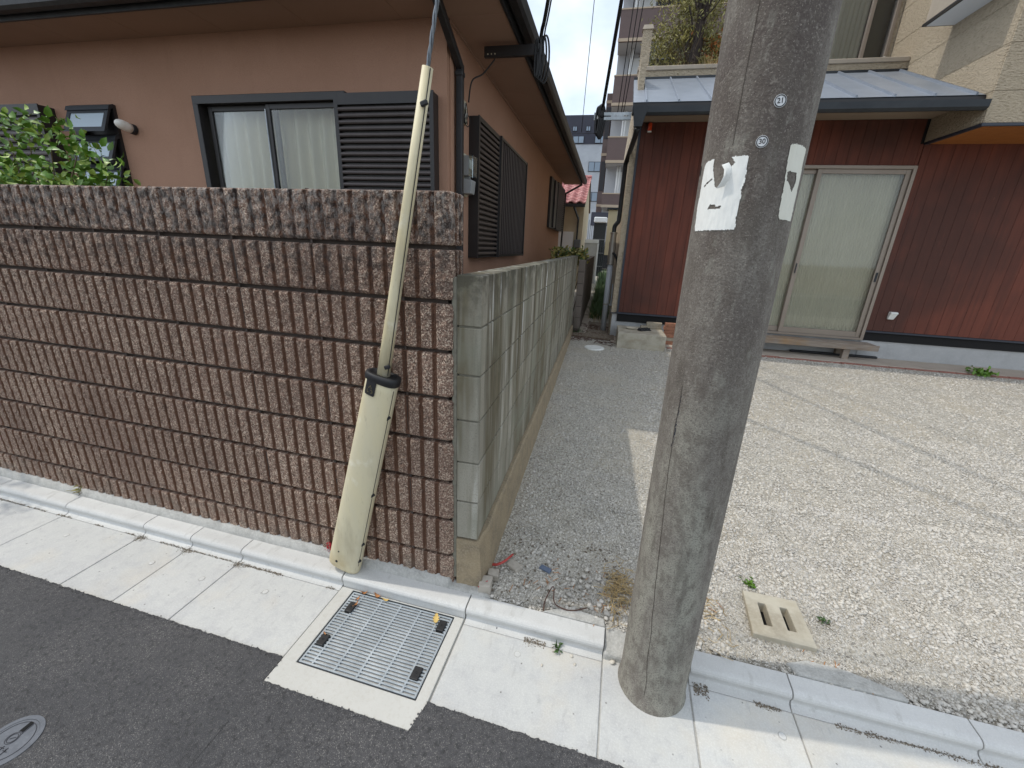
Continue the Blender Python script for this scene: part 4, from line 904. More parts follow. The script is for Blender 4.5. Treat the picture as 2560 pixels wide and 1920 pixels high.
# ================================================================== RED BOARDED HOUSE
rh = thing('red_house', 'red boarded house with steel lean-to roof and beige stucco upper floor', 'house', (0, 6, 0), R(2.2))
def rw(u, v, z):
    c_, s_ = math.cos(R(2.2)), math.sin(R(2.2)); return Vector((u * c_ - v * s_, 6 + u * s_ + v * c_, z))
UR = 10.0
DOOR = (2.20, 4.437, .385, 2.87)
mb = MB(); wall_holes(mb, .62, UR, .5, 3.46, [DOOR], .004, .12, 'u'); mb.build('sheathing', 'dark_interior', rh, fix=False)
MB().box(.535, 2.21, .02, .2, -.2, .52).box(2.21, 4.43, .02, .2, -.2, .38).box(4.43, UR, .02, .2, -.2, .52).build('foundation', 'foundation_grey', rh, fix=False)
MB().box(4.43, 4.62, .012, .019, .11, .49).build('foundation_patch', 'foundation_grey', rh, fix=False)
cuts = []
u = .7065 - .1415
while u < UR:
    cuts.append(u); u += .1415
def board(a, b, z0, z1):
    MB().box(a + .0011, b - .0011, -.014, .004, z0, z1).build('board', 'red_board', rh, bevel=.0018)
for a, b in zip(cuts, cuts[1:]):
    a = max(a, .637)
    top = 3.44 if b < 4.43 else 3.14
    if b <= 2.2 or a >= 4.437: board(a, b, .548, top)
    elif a < 2.2: board(a, 2.2, .548, top); board(2.2, b, 2.873, top)
    elif b > 4.437: board(a, 4.432, 2.873, 3.14); board(4.438, b, .548, top)
    else: board(a, b, 2.873, top)
MB().box(.603, .636, -.022, .01, .52, 3.44).box(.636, 2.198, -.022, .01, .518, .545).box(4.439, UR, -.022, .01, .518, .545).build('edge_trim', 'navy_trim', rh, fix=False)
MB().box(.50, .603, -.012, .01, .518, .534).build('edge_trim', 'navy_trim', rh, fix=False)
MB().box(.515, .602, -.002, .1, .535, 4.33).box(.515, .60, .1, 7.0, .1, 4.33).build('beige_side_wall', 'beige_stucco', rh, fix=False)
# sliding door
dr = MB().box(2.20, 2.245, -.03, .11, .385, 2.87).box(4.392, 4.437, -.03, .11, .385, 2.87).box(2.245, 4.392, -.03, .11, 2.825, 2.87).box(2.245, 4.392, -.035, .11, .385, .42).build('sliding_door', 'alu_bronze', rh, bevel=.003)
def dsash(a, b, v):
    z0, z1, s_ = .421, 2.824, .062
    MB().box(a, a + s_, v, v + .032, z0, z1).box(b - s_, b, v, v + .032, z0, z1).box(a + s_, b - s_, v + .001, v + .031, z1 - .06, z1).box(a + s_, b - s_, v + .001, v + .031, z0, z0 + .085).build('door_leaf', 'alu_bronze', dr, bevel=.003)
    MB().box(a + s_ - .004, b - s_ + .004, v + .014, v + .018, z0 + .08, z1 - .055).build('pane', 'window_glass', dr, fix=False)
dsash(2.246, 3.275, .035); dsash(3.212, 4.391, -.004)
MB().box(3.232, 3.246, -.018, -.004, 1.35, 1.50).build('handle', 'dark_steel', dr, bevel=.003)
MB().box(4.345, 4.375, -.010, -.004, 1.28, 1.42).build('handle', 'dark_steel', dr, bevel=.003)
vs = []; fs = []; n_ = 640
for i in range(n_ + 1):
    u = 2.24 + 2.16 * i / n_; y = .088 + .0035 * math.sin(u * 2 * math.pi / .036); vs += [(u, y, .42), (u, y, 2.83)]
    if i: fs.append((2 * i - 2, 2 * i, 2 * i + 1, 2 * i - 1))
MB().add(vs, fs).build('fluted_blind', 'fluted', dr, smooth=True)
MB().box(2.24, 4.4, .13, .14, .40, 2.86).build('backing', 'dark_interior', dr, fix=False)
# lean-to roof
EV, EZ, TV, TZ = -.866, 3.462, .965, 4.318
def rs(u, t, h=0.0):
    nx_, nz_ = -(TZ - EZ), (TV - EV); l_ = math.hypot(nx_, nz_); return (u, EV + (TV - EV) * t + nx_ / l_ * h, EZ + (TZ - EZ) * t + nz_ / l_ * h)
roof = MB().add([rs(.455, 0), rs(4.43, 0), rs(4.43, 1), rs(.455, 1), rs(.455, 0, -.03), rs(4.43, 0, -.03), rs(4.43, 1, -.03), rs(.455, 1, -.03)], [(0, 1, 2, 3), (7, 6, 5, 4), (0, 4, 5, 1), (1, 5, 6, 2), (2, 6, 7, 3), (3, 7, 4, 0)]).build('lean_to_roof', 'dark_steel', rh)
us = [.455] + [.627 + .4117 * k for k in range(10)]; us = [x for x in us if x < 4.40] + [4.43]
for a, b in zip(us, us[1:]):
    mb = MB(); ns_ = 6
    vs = []; fs = []
    for j in range(ns_ + 1):
        t = .004 + .985 * j / ns_
        for i in range(4):
            u = a + .004 + (b - a - .008) * i / 3; vs.append(rs(u, t, .002 + .002 * nz3(u * 4, t * 3, 6)))
    for j in range(ns_):
        for i in range(3): k = j * 4 + i; fs.append((k, k + 1, k + 5, k + 4))
    MB().add(vs, fs).build('roof_sheet', 'roof_steel', roof, smooth=True, fix=False)
for x in us[1:-1] + [4.335]:
    mb = MB().hexa([rs(x - .012, .0, .0), rs(x + .012, .0, .0), rs(x + .012, .99, .0), rs(x - .012, .99, .0), rs(x - .009, .004, .030), rs(x + .009, .004, .030), rs(x + .009, .985, .030), rs(x - .009, .985, .030)]); mb.build('standing_seam', 'roof_steel', roof)
MB().box(.455, 4.43, TV - .03, TV, TZ - .02, TZ + .025).build('head_flashing', 'dark_steel', roof, fix=False)
MB().box(.455, 4.43, EV - .004, EV + .03, EZ - .075, EZ - .012).build('eave_fascia', 'black_metal', roof, fix=False)
MB().box(.52, 4.43, EV + .03, .004, 3.443, 3.452).build('eave_soffit', 'soffit_beige', roof, fix=False)
MB().prism([(.455, EZ - .03), (TV, TZ - .03), (TV, 3.44)], 'x', .52, .56) if False else None
mb = MB(); gp_ = [(EV - .0, 3.392), (EV - .006, 3.33), (EV - .03, 3.296), (EV - .075, 3.292), (EV - .104, 3.32), (EV - .11, 3.392), (EV - .103, 3.392), (EV - .097, 3.325), (EV - .07, 3.302), (EV - .03, 3.305), (EV - .012, 3.335), (EV - .007, 3.392)]
mb.prism(gp_, 'x', .455, 4.43); mb.build('gutter', 'dark_steel', rh)
MB().hexa([(.50, EV - .10, 3.16), (.60, EV - .10, 3.16), (.60, EV - .02, 3.16), (.50, EV - .02, 3.16), (.46, EV - .13, 3.40), (.66, EV - .13, 3.40), (.66, EV + .0, 3.40), (.46, EV + .0, 3.40)]).build('gutter_hopper', 'dark_steel', rh)
# parapet and balcony
MB().box(.505, 4.43, TV + .002, TV + .12, 4.30, 4.437).build('parapet', 'beige_stucco', rh, fix=False)
MB().box(.495, 4.43, TV - .02, TV + .14, 4.437, 4.50).box(.74, .80, TV - .024, TV + .144, 4.433, 4.503).build('parapet_cap', 'beige_cap', rh, bevel=.008)
MB().box(.515, .662, TV + .015, TV + .14, 4.50, 5.02).build('corner_post', 'beige_stucco', rh, fix=False)
MB().hexa([(.500, TV - .0, 5.02), (.678, TV - .0, 5.02), (.678, TV + .155, 5.02), (.500, TV + .155, 5.02), (.520, TV + .02, 5.085), (.658, TV + .02, 5.085), (.658, TV + .135, 5.085), (.520, TV + .135, 5.085)]).build('post_cap', 'beige_cap', rh)
BV = 1.55
mb = MB(); wall_holes(mb, 2.4, 4.43, 4.2, 7.2, [(2.95, 4.37, 4.42, 6.6)], BV, BV + .12, 'u'); mb.build('balcony_wall', 'beige_stucco', rh, fix=False)
MB().box(.62, 4.43, TV + .12, BV, 4.20, 4.25).build('balcony_floor', 'foundation_grey', rh, fix=False)
MB().box(.62, 2.4, 3.0, 3.1, 4.2, 4.9).build('balcony_back_wall', 'beige_stucco', rh, fix=False)
bwn = MB().box(2.95, 3.0, BV - .03, BV + .08, 4.42, 6.6).box(4.32, 4.37, BV - .03, BV + .08, 4.42, 6.6).box(3.40, 3.45, BV - .02, BV + .03, 4.42, 6.6).box(3.98, 4.03, BV - .025, BV + .03, 4.42, 6.6).build('balcony_window', 'alu_bronze', rh, bevel=.003)
MB().box(3.0, 4.32, BV + .03, BV + .035, 4.42, 6.6).build('pane', 'window_glass', bwn, fix=False)
pleats(3.42, 4.0, 4.4, 6.6, BV + .10, .012, .07, 'sheer_curtain', 'sheer', bwn, 90)
MB().box(2.95, 4.37, BV + .14, BV + .15, 4.4, 6.6).build('backing', 'pond_glass_dark', bwn, fix=False)
# overhanging upper floor: siding panels with open joints
zc = [3.158, 3.48, 3.935, 4.39, 4.845, 5.30, 5.755, 6.21, 6.665, 7.12]
FV = -.95
for a, b in zip(zc, zc[1:]):
    MB().box(4.432, 4.46, FV + .02, BV, a + .002, b - .002).build('siding_panel', 'beige_stucco', rh, bevel=.003)
    MB().box(4.436, 6.9, FV, FV + .0195, a + .002, b - .002).build('siding_panel', 'beige_stucco', rh, bevel=.003)
    MB().box(6.904, UR, FV, FV + .0195, a + .002, b - .002).build('siding_panel', 'beige_stucco', rh, bevel=.003)
MB().box(4.462, UR, FV + .021, BV + 3, 3.16, 7.1).build('upper_core', 'soffit_beige', rh, fix=False)
MB().box(4.428, UR, FV - .006, FV + .03, 3.128, 3.157).box(4.428, 4.47, FV + .03, .0, 3.128, 3.157).build('base_flashing', 'navy_trim', rh, fix=False)
k = 0; u = 4.472
while u < UR:
    MB().box(u, u + .148, FV + .031, .003, 3.138, 3.148).build('soffit_plank', 'soffit_wood', rh, fix=False); u += .15
bay = MB().box(4.10, 4.431, -.85, .16, 4.58, 6.2).build('bay_window', 'beige_cap', rh, fix=False)
MB().box(4.08, 4.431, -.87, .18, 4.552, 4.578).box(4.085, 4.10, -.85, .16, 4.9, 4.94).box(4.085, 4.10, -.85, .16, 4.98, 5.02).build('bay_sill', 'black_metal', bay, fix=False)
MB().box(4.12, 4.431, -.84, .15, 4.546, 4.5515).build('bay_underside', 'white_panel', bay, fix=False)
mb = MB(); mb.tube([(4.34, BV - .04, 4.62), (4.34, BV - .12, 4.63), (4.30, BV - .17, 4.60), (4.27, BV - .18, 4.55)], .012, 8); mb.tube([(4.34, BV - .08, 4.63), (4.34, BV - .08, 4.68), (4.30, BV - .08, 4.685)], .009, 8)
mb.build('balcony_tap', 'stainless', rh, smooth=True)
# ledge in front of the foundation
ld = thing('house_apron', 'narrow concrete apron with a red brick edging along the house', 'apron', (0, 6, 0), R(2.2), kind='structure')
for a, b in ((.55, 1.9), (1.904, 4.2), (4.204, 5.1), (5.104, 7.2), (7.204, UR)): MB().box(a, b, -.50, .02, -.2, .112).build('apron_slab', 'ledge_concrete', ld, bevel=.004)
u = 1.45
while u < UR:
    MB().box(u + .003, u + .207, -.56, -.503, -.1, .108 + random.uniform(-.006, .004)).build('brick', 'brick_edge', ld, bevel=.006); u += .21

# bench (wet-veranda step)
bn = thing('timber_bench', 'low weathered slatted timber step bench under the sliding door', 'bench', rw(2.1, -.14, .112), R(2.2))
for k in range(21):
    a = .0 + k * .1155
    if a + .11 < 2.44: MB().box(a, a + .110, -.135, .135, .222, .245).build('slat', 'bench_wood', bn, bevel=.002)
MB().box(-.01, 2.44, -.165, -.137, .160, .247).build('front_rail', 'bench_wood', bn, bevel=.003)
MB().box(-.01, 2.44, .10, .13, .150, .220).build('rear_rail', 'bench_wood', bn, bevel=.003)
for uu in (.25, 2.00):
    for vv in (-.12, .08): MB().box(uu, uu + .09, vv, vv + .07, 0, .155).build('leg', 'bench_wood', bn, bevel=.003)
    MB().box(uu + .015, uu + .06, -.125, .12, .155, .2205).build('bearer', 'bench_wood', bn, bevel=.002)
o = MB().box(0, 1.25, -.03, .03, 0, .035).build('black_tube', 'rubber_black', None, bevel=.012, seg=2); o.location = rw(3.45, .0, .113) - Vector((0, .04, 0)); o.rotation_euler = (0, 0, R(2.2)); tag(o, 'black flat hose lying on the apron behind the bench', 'hose')
# concrete step block with things on it
sp = MB().box(-.37, .37, -.36, .36, -.05, .245); so = sp.build('concrete_step', 'step_concrete', None, bevel=.008, seg=2); so.location = rw(1.01, -.44, .085); so.rotation_euler = (0, 0, R(2.2)); tag(so, 'worn concrete step block by the left corner of the red house', 'step')
SZ = .3305
dsh = MB().lathe([(.001, .002), (.05, .002), (.075, .012), (.085, .020), (.081, .022), (.07, .014), (.05, .008), (.001, .007)], (0, 0, 0), 32).build('ceramic_saucer', 'ceramic', None, smooth=True); dsh.location = rw(.86, -.36, SZ); tag(dsh, 'pale ceramic saucer on the concrete step', 'saucer')
ty = thing('seed_tray', 'black plastic seedling tray with raised cells on the concrete step', 'tray', rw(1.07, -.42, SZ), R(38))
MB().box(-.11, .11, -.055, .055, 0, .012).build('base', 'rubber_black', ty, bevel=.003)
cm = MB().lathe([(.022, .010), (.019, .036), (.010, .040), (.001, .040)], (0, 0, 0), 12).mesh('cell', 'rubber_black', smooth=True)
for i in range(4):
    for j in range(2): obj('cell', cm, ty, (-.08 + i * .053, -.026 + j * .052, .001))
brm = MB().box(-.105, .105, -.05, .05, 0, .058).mesh('brick', 'brick_red', bevel=.006, seg=2); brg = MB().box(-.125, .125, -.05, .05, 0, .066).mesh('brick', 'brick_grey', bevel=.006, seg=2); brs = MB().box(-.17, .17, -.05, .05, 0, .036).mesh('slab', 'brick_grey', bevel=.005)
words = ['bottom', 'second lowest', 'third', 'fourth', 'fifth', 'top']
for k in range(6):
    b_ = obj('loose_brick', brm if k != 1 else brg, None, rw(1.50 + random.uniform(-.012, .012), -.30 + random.uniform(-.01, .01), .112 + k * .0595), (0, 0, R(2.2 + random.uniform(-4, 4))))
    if k == 1: b_.scale = (.85, 1, .88)
    tag(b_, 'old red brick, %s of the stack beside the concrete step' % words[k], 'brick', 'bricks stacked by the concrete step')
b_ = obj('loose_slab', brs, None, rw(1.20, -.155, SZ + .0005), (0, 0, R(2.2))); tag(b_, 'thin grey paving piece on the back of the concrete step', 'paver')
b_ = obj('loose_brick', brg, None, rw(1.245, -.150, SZ + .0375), (0, 0, R(1.0))); tag(b_, 'grey concrete brick lying on the thin paving piece', 'brick', 'bricks stacked by the concrete step')
# outlet and alarm
ob = thing('outlet_box', 'white outdoor power outlet on the dark red boards', 'outlet', rw(4.72, -.014, .74), R(2.2))
MB().hexa([(-.05, -.03, 0), (.03, -.03, 0), (.03, 0, 0), (-.05, 0, 0), (-.05, -.06, .09), (.05, -.06, .09), (.05, 0, .09), (-.05, 0, .09)]).build('body', 'white_plastic', ob, bevel=.004)
MB().hexa([(-.052, -.066, .09), (.055, -.066, .09), (.055, 0, .09), (-.052, 0, .09), (-.045, -.05, .115), (.048, -.05, .115), (.048, 0, .115), (-.045, 0, .115)]).build('hood', 'white_plastic', ob, bevel=.003)
al = thing('alarm_beacon', 'small orange alarm beacon under the eave of the red house', 'alarm', rw(.76, -.02, 3.30), R(2.2))
MB().lathe([(.001, .0), (.03, .0), (.032, .015), (.001, .016)], (0, -.03, 0), 16).build('base', 'white_plastic', al); MB().lathe([(.027, .016), (.028, .07), (.030, .11), (.022, .125), (.001, .127)], (0, -.03, 0), 16).build('lens', 'orange_plastic', al, smooth=True)
# drain pipe at the left corner
dp = thing('drain_pipe', 'grey plastic drain pipe with steel sleeve and black upper elbow', 'pipe', rw(.41, .45, .06), R(2.2))
MB().tube([(0, 0, 0), (0, 0, 1.28)], .050, 24).build('lower_pipe', 'pvc_grey', dp, smooth=True)
mb = MB(); mb.tube([(0, 0, 1.27), (0, 0, 1.64)], .060, 24); mb.build('steel_sleeve', 'stainless', dp, bevel=.004)
mb = MB(); mb.tube([(0, 0, 1.64), (0, 0, 1.81)], .052, 24); mb.build('steel_reducer', 'stainless', dp, bevel=.004)
for z in (.555, 1.27, 1.63, 1.80): MB().tube([(0, 0, z - .011), (0, 0, z + .011)], .064 if z > 1 else .055, 24).build('clamp_band', 'stainless', dp, bevel=.002)
MB().tube(spline([(0, 0, 1.80), (0, 0, 1.90), (.03, -.02, 1.955), (.055, -.03, 1.99), (.06, -.03, 2.06), (.06, -.03, 2.10)], 6) + [Vector((.06, -.03, 2.84))] + spline([(.06, -.05, 2.88), (.08, -.22, 2.95), (.13, -1.15, 3.05), (.135, -1.32, 3.10)], 6), .037, 16).build('upper_pipe', 'pipe_black', dp, smooth=True)
MB().tube(spline([(.02, -.055, 1.46), (.06, -.075, 1.43), (.11, -.075, 1.33), (.15, -.06, 1.10), (.185, -.05, .92)], 6), .021, 12).build('black_hose', 'rubber_black', dp, smooth=True)
MB().bar((.0, .0, .555), (.12, .0, .54), .02, .02).bar((.09, .02, .53), (.085, .02, .92), .018, .018, (1, 0, 0)).bar((.085, .02, .45), (.15, .02, .45), .02, .02).build('bracket', 'galvanised', dp)
# steel cable arm at the gutter
ca = thing('cable_bracket', 'perforated steel cable arm at the left end of the lean-to gutter', 'bracket', rw(-.05, -.86, 3.31), R(2.2))
mb = MB(); wall_holes(mb, 0, .50, -.045, .045, [(.13, .23, -.008, .008), (.40, .46, -.008, .008), (.29, .305, -.008, .008)], -.004, .004, 'u'); mb.box(0, .50, .004, .03, -.045, -.038); mb.build('steel_arm', 'galvanised', ca, fix=False)
MB().tube([(.05, -.03, -.02), (.05, .02, -.02)], .02, 12).build('insulator', 'white_plastic', ca)
B_ = rw(.06, -.88, 3.40)
hang('service_cable', spline([B_ + Vector((-.03, 0, -.12)), B_, B_ + (POLE_T - B_) * .04, B_ + (POLE_T - B_) * .5 + Vector((0, 0, -.12)), POLE_T + Vector((.0, 0, .1))]), .021, 'thick black cable rising from the steel arm of the red house')
cl = MB()
for k in range(5):
    w_ = .02 + .008 * k; x0 = -.02 + .012 * k
    cl.tube([B_ + Vector((x0 - .04 + w_ * math.cos(t), -.02 + .015 * k, -.15 + (.16 + .012 * k) * math.sin(t))) for t in np.linspace(.2, 6.6, 26)], .013, 7)
o = cl.build('cable_loops', 'cable_black', None, smooth=True); tag(o, 'coiled black cable loops hanging from the steel arm of the red house', 'cable', 'overhead cables')
for k, (e, dx, lab) in enumerate(((Vector((.80, .2, 7.9)), .28, 'left of three thin wires before the brown apartments'), (Vector((.86, .2, 7.9)), .33, 'middle of three thin wires before the brown apartments'), (Vector((1.0, .2, 7.8)), .36, 'right of three thin wires before the brown apartments'))):
    a = rw(dx - .02, -.6, 3.38); hang('thin_wire', [a + (e - a) * t + Vector((0, 0, -.10 * math.sin(math.pi * t))) for t in np.linspace(0, 1, 14)], .0055, lab, n=5)
a = rw(-.25, -.3, 3.25); e = Vector((.55, -.1, 7.9)); hang('thin_wire', [a + (e - a) * t + Vector((0, 0, -.06 * math.sin(math.pi * t))) for t in np.linspace(0, 1, 14)], .0045, 'thin wire crossing the sky left of the thick black cable', n=5)

# ================================================================== VEGETATION HELPERS
def leaves(name, pts, L, W, m, parent=None, up=.4, droop=.25):
    """one mesh of folded leaf blades; pts (n,3)"""
    n = len(pts); pts = np.asarray(pts, float)
    d = rng.normal(size=(n, 3)); d[:, 2] = d[:, 2] * .6 + up; d /= np.linalg.norm(d, axis=1)[:, None]
    r = rng.normal(size=(n, 3)); s = np.cross(d, r); s /= np.linalg.norm(s, axis=1)[:, None]; nn = np.cross(s, d)
    l = rng.uniform(.65, 1.25, n)[:, None] * L; w_ = rng.uniform(.7, 1.2, n)[:, None] * W
    A = pts; B = pts + d * l * .35; Cc = pts + d * l * .72 - nn * l * droop * .3; D = pts + d * l - nn * l * droop
    V = np.stack([A, B + s * w_ * .5 + nn * w_ * .18, Cc + s * w_ * .42 + nn * w_ * .15, D, Cc - s * w_ * .42 + nn * w_ * .15, B - s * w_ * .5 + nn * w_ * .18, B, Cc], 1).reshape(-1, 3)
    T = np.array([[0, 1, 6], [1, 2, 7], [1, 7, 6], [2, 3, 7], [3, 4, 7], [4, 5, 6], [4, 6, 7], [5, 0, 6]])
    Fs = (T[None] + (np.arange(n) * 8)[:, None, None]).reshape(-1, 3)
    return obj(name, raw_mesh(name, V, Fs, m), parent)
def blades(name, pts, H, W, m, parent=None, lean=.5, seg=3):
    n = len(pts); pts = np.asarray(pts, float); a = rng.uniform(0, 6.28, n); ln = rng.uniform(.1, 1, n) * lean; h = rng.uniform(.5, 1.2, n) * H
    sd = np.stack([-np.sin(a), np.cos(a), np.zeros(n)], 1) * (W * rng.uniform(.6, 1.2, n))[:, None] * .5; dr = np.stack([np.cos(a), np.sin(a), np.zeros(n)], 1)
    V = []
    for i in range(seg + 1):
        t = i / seg; c_ = pts + dr * (ln * h * t * t)[:, None] + np.array([0, 0, 1]) * (h * (t - .35 * ln * t * t))[:, None]; wt = 1 - t * .92
        V += [c_ - sd * wt, c_ + sd * wt]
    V = np.stack(V, 1).reshape(-1, 3); k = 2 * (seg + 1)
    T = np.array([[2 * i, 2 * i + 1, 2 * i + 3, 2 * i + 2] for i in range(seg)]); Fs = (T[None] + (np.arange(n) * k)[:, None, None]).reshape(-1, 4)
    return obj(name, raw_mesh(name, V, Fs, m), parent)
def branch_tree(tips, base, r0, wob=.05):
    mb = MB()
    for t in tips:
        t = Vector(t); b = Vector(base) + Vector((random.gauss(0, .02), random.gauss(0, .02), 0)); mid = b.lerp(t, .5) + Vector((random.gauss(0, wob), random.gauss(0, wob), random.uniform(0, wob)))
        mb.tube(spline([b, mid, t], 6), [r0 * (1 - .8 * i / 12) for i in range(13)], 6)
    return mb

# citrus shrub behind the ribbed wall, one branch reaching over it further left
sh = thing('citrus_shrub', 'bright green leafy shrub rising behind the left end of the ribbed wall', 'shrub', (-3.4, .55, 0))
off = Vector((-3.4, .55, 0)); P3 = []; tips = []
def top_z(x): return 2.03 - max(0, x + 2.85) * .85 + .05 * nz3(x * 6, 1)
clumps = []
for k in range(54):
    x = random.uniform(-5.0, -2.42); y = random.uniform(.25, .85); z = random.uniform(1.5, 1) if False else random.uniform(1.45, max(1.6, top_z(x) - .03))
    clumps.append((x, y, z, random.uniform(.07, .15)))
for (x, y, z, r) in ((-2.28, .45, 1.86, .05), (-2.42, .42, 1.97, .05), (-2.32, .4, 1.79, .05), (-2.75, .5, 2.08, .09), (-3.0, .55, 2.14, .08), (-3.3, .6, 2.1, .1), (-2.6, .5, 1.95, .1), (-2.55, .45, 1.8, .1), (-2.9, .4, 1.85, .14), (-3.2, .4, 1.9, .15), (-3.1, .35, 1.75, .12)): clumps.append((x, y, z, r))
for (x, y, z, r) in ((-4.5, -.12, 1.95, .12), (-4.35, -.28, 2.0, .13), (-4.15, -.25, 1.92, .12), (-4.55, -.35, 1.85, .14), (-4.0, -.2, 1.86, .09), (-4.7, -.05, 1.95, .16)): clumps.append((x, y, z, r))
for (x, y, z, r) in clumps:
    tips.append((x - off.x, y - off.y, z))
    for _ in range(int(26 + r * 260)): P3.append((x + random.gauss(0, r) - off.x, y + random.gauss(0, r * .8) - off.y, z + random.gauss(0, r * .6)))
P3 = [p for p in P3 if not (-.06 < p[1] + off.y < .22 and p[2] < 1.78)]
random.shuffle(P3); k = int(len(P3) * .66)
leaves('foliage', P3[:k], .056, .030, 'leaf_a', sh); leaves('foliage', P3[k:], .050, .026, 'leaf_b', sh)
branch_tree(tips, (0, 0, 0), .012, .08).build('branches', 'stem', sh, smooth=True)

# low hedge behind the grey wall
hd = thing('hedge', 'small yellow-green hedge showing over the end of the grey wall', 'hedge', (-.3, 6.7, 0))
P3 = [(random.uniform(-.42, .25), random.gauss(0, .16), 1.25 + random.random() * .30 + .07 * nz3(i * .37, 2)) for i in range(900)]
leaves('foliage', P3[:600], .07, .035, 'leaf_yellow', hd, up=.7); leaves('foliage', P3[600:], .07, .03, 'leaf_dark', hd, up=.7)
branch_tree([(random.uniform(-.4, .25), random.gauss(0, .1), 1.4) for _ in range(14)], (0, 0, 0), .012).build('stems', 'stem', hd)
# weeds in the alley
ps = []
for _ in range(5200):
    y = random.uniform(7.6, 20); x = random.uniform(.02, .42) - .04 * (y - 8)
    ps.append((x, y, gz(x, y) - .01))
g = blades('alley_grass', ps, .34, .014, 'leaf_dark', None, 1.1); tag(g, 'overgrown dark grass filling the narrow alley', 'grass', kind='stuff')
ps = [(random.uniform(.0, .4) - .04 * (y - 8), y, gz(0, y)) for y in np.linspace(7.2, 12, 260)]
g = blades('dead_grass', ps, .22, .010, 'straw', None, 1.6); tag(g, 'dry straw-coloured stalks at the mouth of the alley', 'grass', kind='stuff')
mb = MB()
for _ in range(230):
    x = random.uniform(-.12, .62); y = random.uniform(5.45, 6.9) - abs(x - .1) * .3; a = random.uniform(0, 6.28); l = random.uniform(.06, .22); z = gz(x, y) + .008
    mb.tube([(x, y, z), (x + l * .5 * math.cos(a), y + l * .5 * math.sin(a), z + random.uniform(.0, .03)), (x + l * math.cos(a + .5), y + l * math.sin(a + .5), z)], .004, 4)
o = mb.build('dead_stalks', 'root_brown', None); tag(o, 'scattered dead brown stalks on the ground before the alley', 'stalks', kind='stuff')
o = MB().prism([(-.16, 5.75), (.62, 5.65), (.56, 7.4), (-.2, 7.4)], 'z', -.05, .125).build('alley_soil', 'soil'); tag(o, 'bare brown soil at the alley mouth', 'soil', kind='structure')
for k, (a, b) in enumerate(((6.0, 7.0), (7.02, 8.0), (8.02, 9.2), (9.22, 10.6))):
    o = MB().box(-.055 - .036 * (a - 6), .10 - .036 * (a - 6), a, b, -.1, gz(0, a) + .03).build('paving_strip', 'ledge_concrete', None, bevel=.006); tag(o, 'narrow paving piece beside the dark wall, %s from the yard' % ['first', 'second', 'third', 'fourth'][k], 'paver', 'alley paving pieces')
tf = thing('grass_tuft', 'small dark green tuft at the foot of the grey wall end', 'weed', (-.08, 6.05, .10)); ps = [(random.gauss(0, .07), random.gauss(0, .05), 0) for _ in range(260)]; blades('blades', ps, .10, .010, 'leaf_dark', tf, 1.2)

# balcony planting
tr = thing('balcony_tree', 'pruned olive-green tree with blackened trunk on the balcony', 'tree', rw(1.40, 1.30, 4.25), R(2.2))
mb = MB()
mb.tube(spline([(0.0, 0, 0), (.0, 0, .35), (.03, 0, .70), (.02, .02, .95)], 8), [.10 - .0008 * i for i in range(25)], 12)
for (t, r) in (((-.06, 0, 1.38), .05), ((.10, .02, 1.48), .045), ((.17, -.02, 1.40), .035), ((.03, .05, 1.5), .03), ((-.14, -.03, 1.30), .022)):
    mb.tube(spline([(.02, .01, .80), (t[0] * .4 + .02, t[1], 1.05), t], 6), [r * (1 - .5 * i / 12) for i in range(13)], 8)
mb.tube(spline([(-.02, -.05, .30), (-.16, -.08, .55), (-.10, -.06, .85), (-.20, -.08, 1.15)], 6), .012, 6)
mb.tube(spline([(.02, -.05, .95), (.22, -.08, 1.15), (.36, -.08, 1.42)], 6), .011, 6)
mb.tube(spline([(-.03, -.06, .22), (-.14, -.10, .26), (-.18, -.1, .32)], 6), .014, 6)
mb.build('trunk', 'trunk_dead', tr, smooth=True)
P3 = []
for _ in range(150):
    x, y, z = random.uniform(-.68, .42), random.uniform(-.1, .55), random.uniform(.30, 1.40)
    if x < -.45 and z > .95 and random.random() < .8: continue
    r = random.uniform(.05, .10)
    for _ in range(44): P3.append((x + random.gauss(0, r), y + random.gauss(0, r), z + random.gauss(0, r * 1.2)))
k = int(len(P3) * .6)
leaves('crown', P3[:k], .075, .016, 'leaf_olive', tr, up=.9); leaves('crown', P3[k:], .075, .016, 'leaf_yellow', tr, up=.9)
tips = [P3[i] for i in range(0, len(P3), 60)]
branch_tree(tips, (0, .1, .2), .008, .05).build('twigs', 'stem', tr)
gc = thing('ornamental_grass', 'straw-coloured arching grass clump beside the balcony tree trunk', 'grass clump', rw(1.68, 1.15, 4.30), R(2.2)); blades('blades', [(random.gauss(0, .05), random.gauss(0, .04), 0) for _ in range(240)], .42, .010, 'straw_pale', gc, 1.4, 5)
gc = thing('ornamental_grass', 'pale wispy grass left of the balcony tree trunk', 'grass clump', rw(1.16, 1.12, 4.30), R(2.2)); blades('blades', [(random.gauss(0, .14), random.gauss(0, .03), 0) for _ in range(160)], .30, .008, 'straw_pale', gc, 1.3, 5)
rp2 = thing('rust_shrub', 'rust-orange dry shrub right of the balcony tree trunk', 'shrub', rw(1.80, 1.35, 4.25), R(2.2)); leaves('foliage', [(random.gauss(0, .14), random.gauss(0, .1), random.uniform(.2, .75)) for _ in range(700)], .06, .022, 'leaf_orange', rp2, up=.6); branch_tree([(random.gauss(0, .12), 0, .6) for _ in range(8)], (0, 0, 0), .008).build('stems', 'stem', rp2)
pl = MB().box(-.75, .75, -.14, .14, 0, .16).build('planter_box', 'dark_steel', None, bevel=.008); pl.location = rw(1.35, 1.30, 4.25); pl.rotation_euler = (0, 0, R(2.2)); tag(pl, 'dark planter trough under the balcony tree', 'planter')

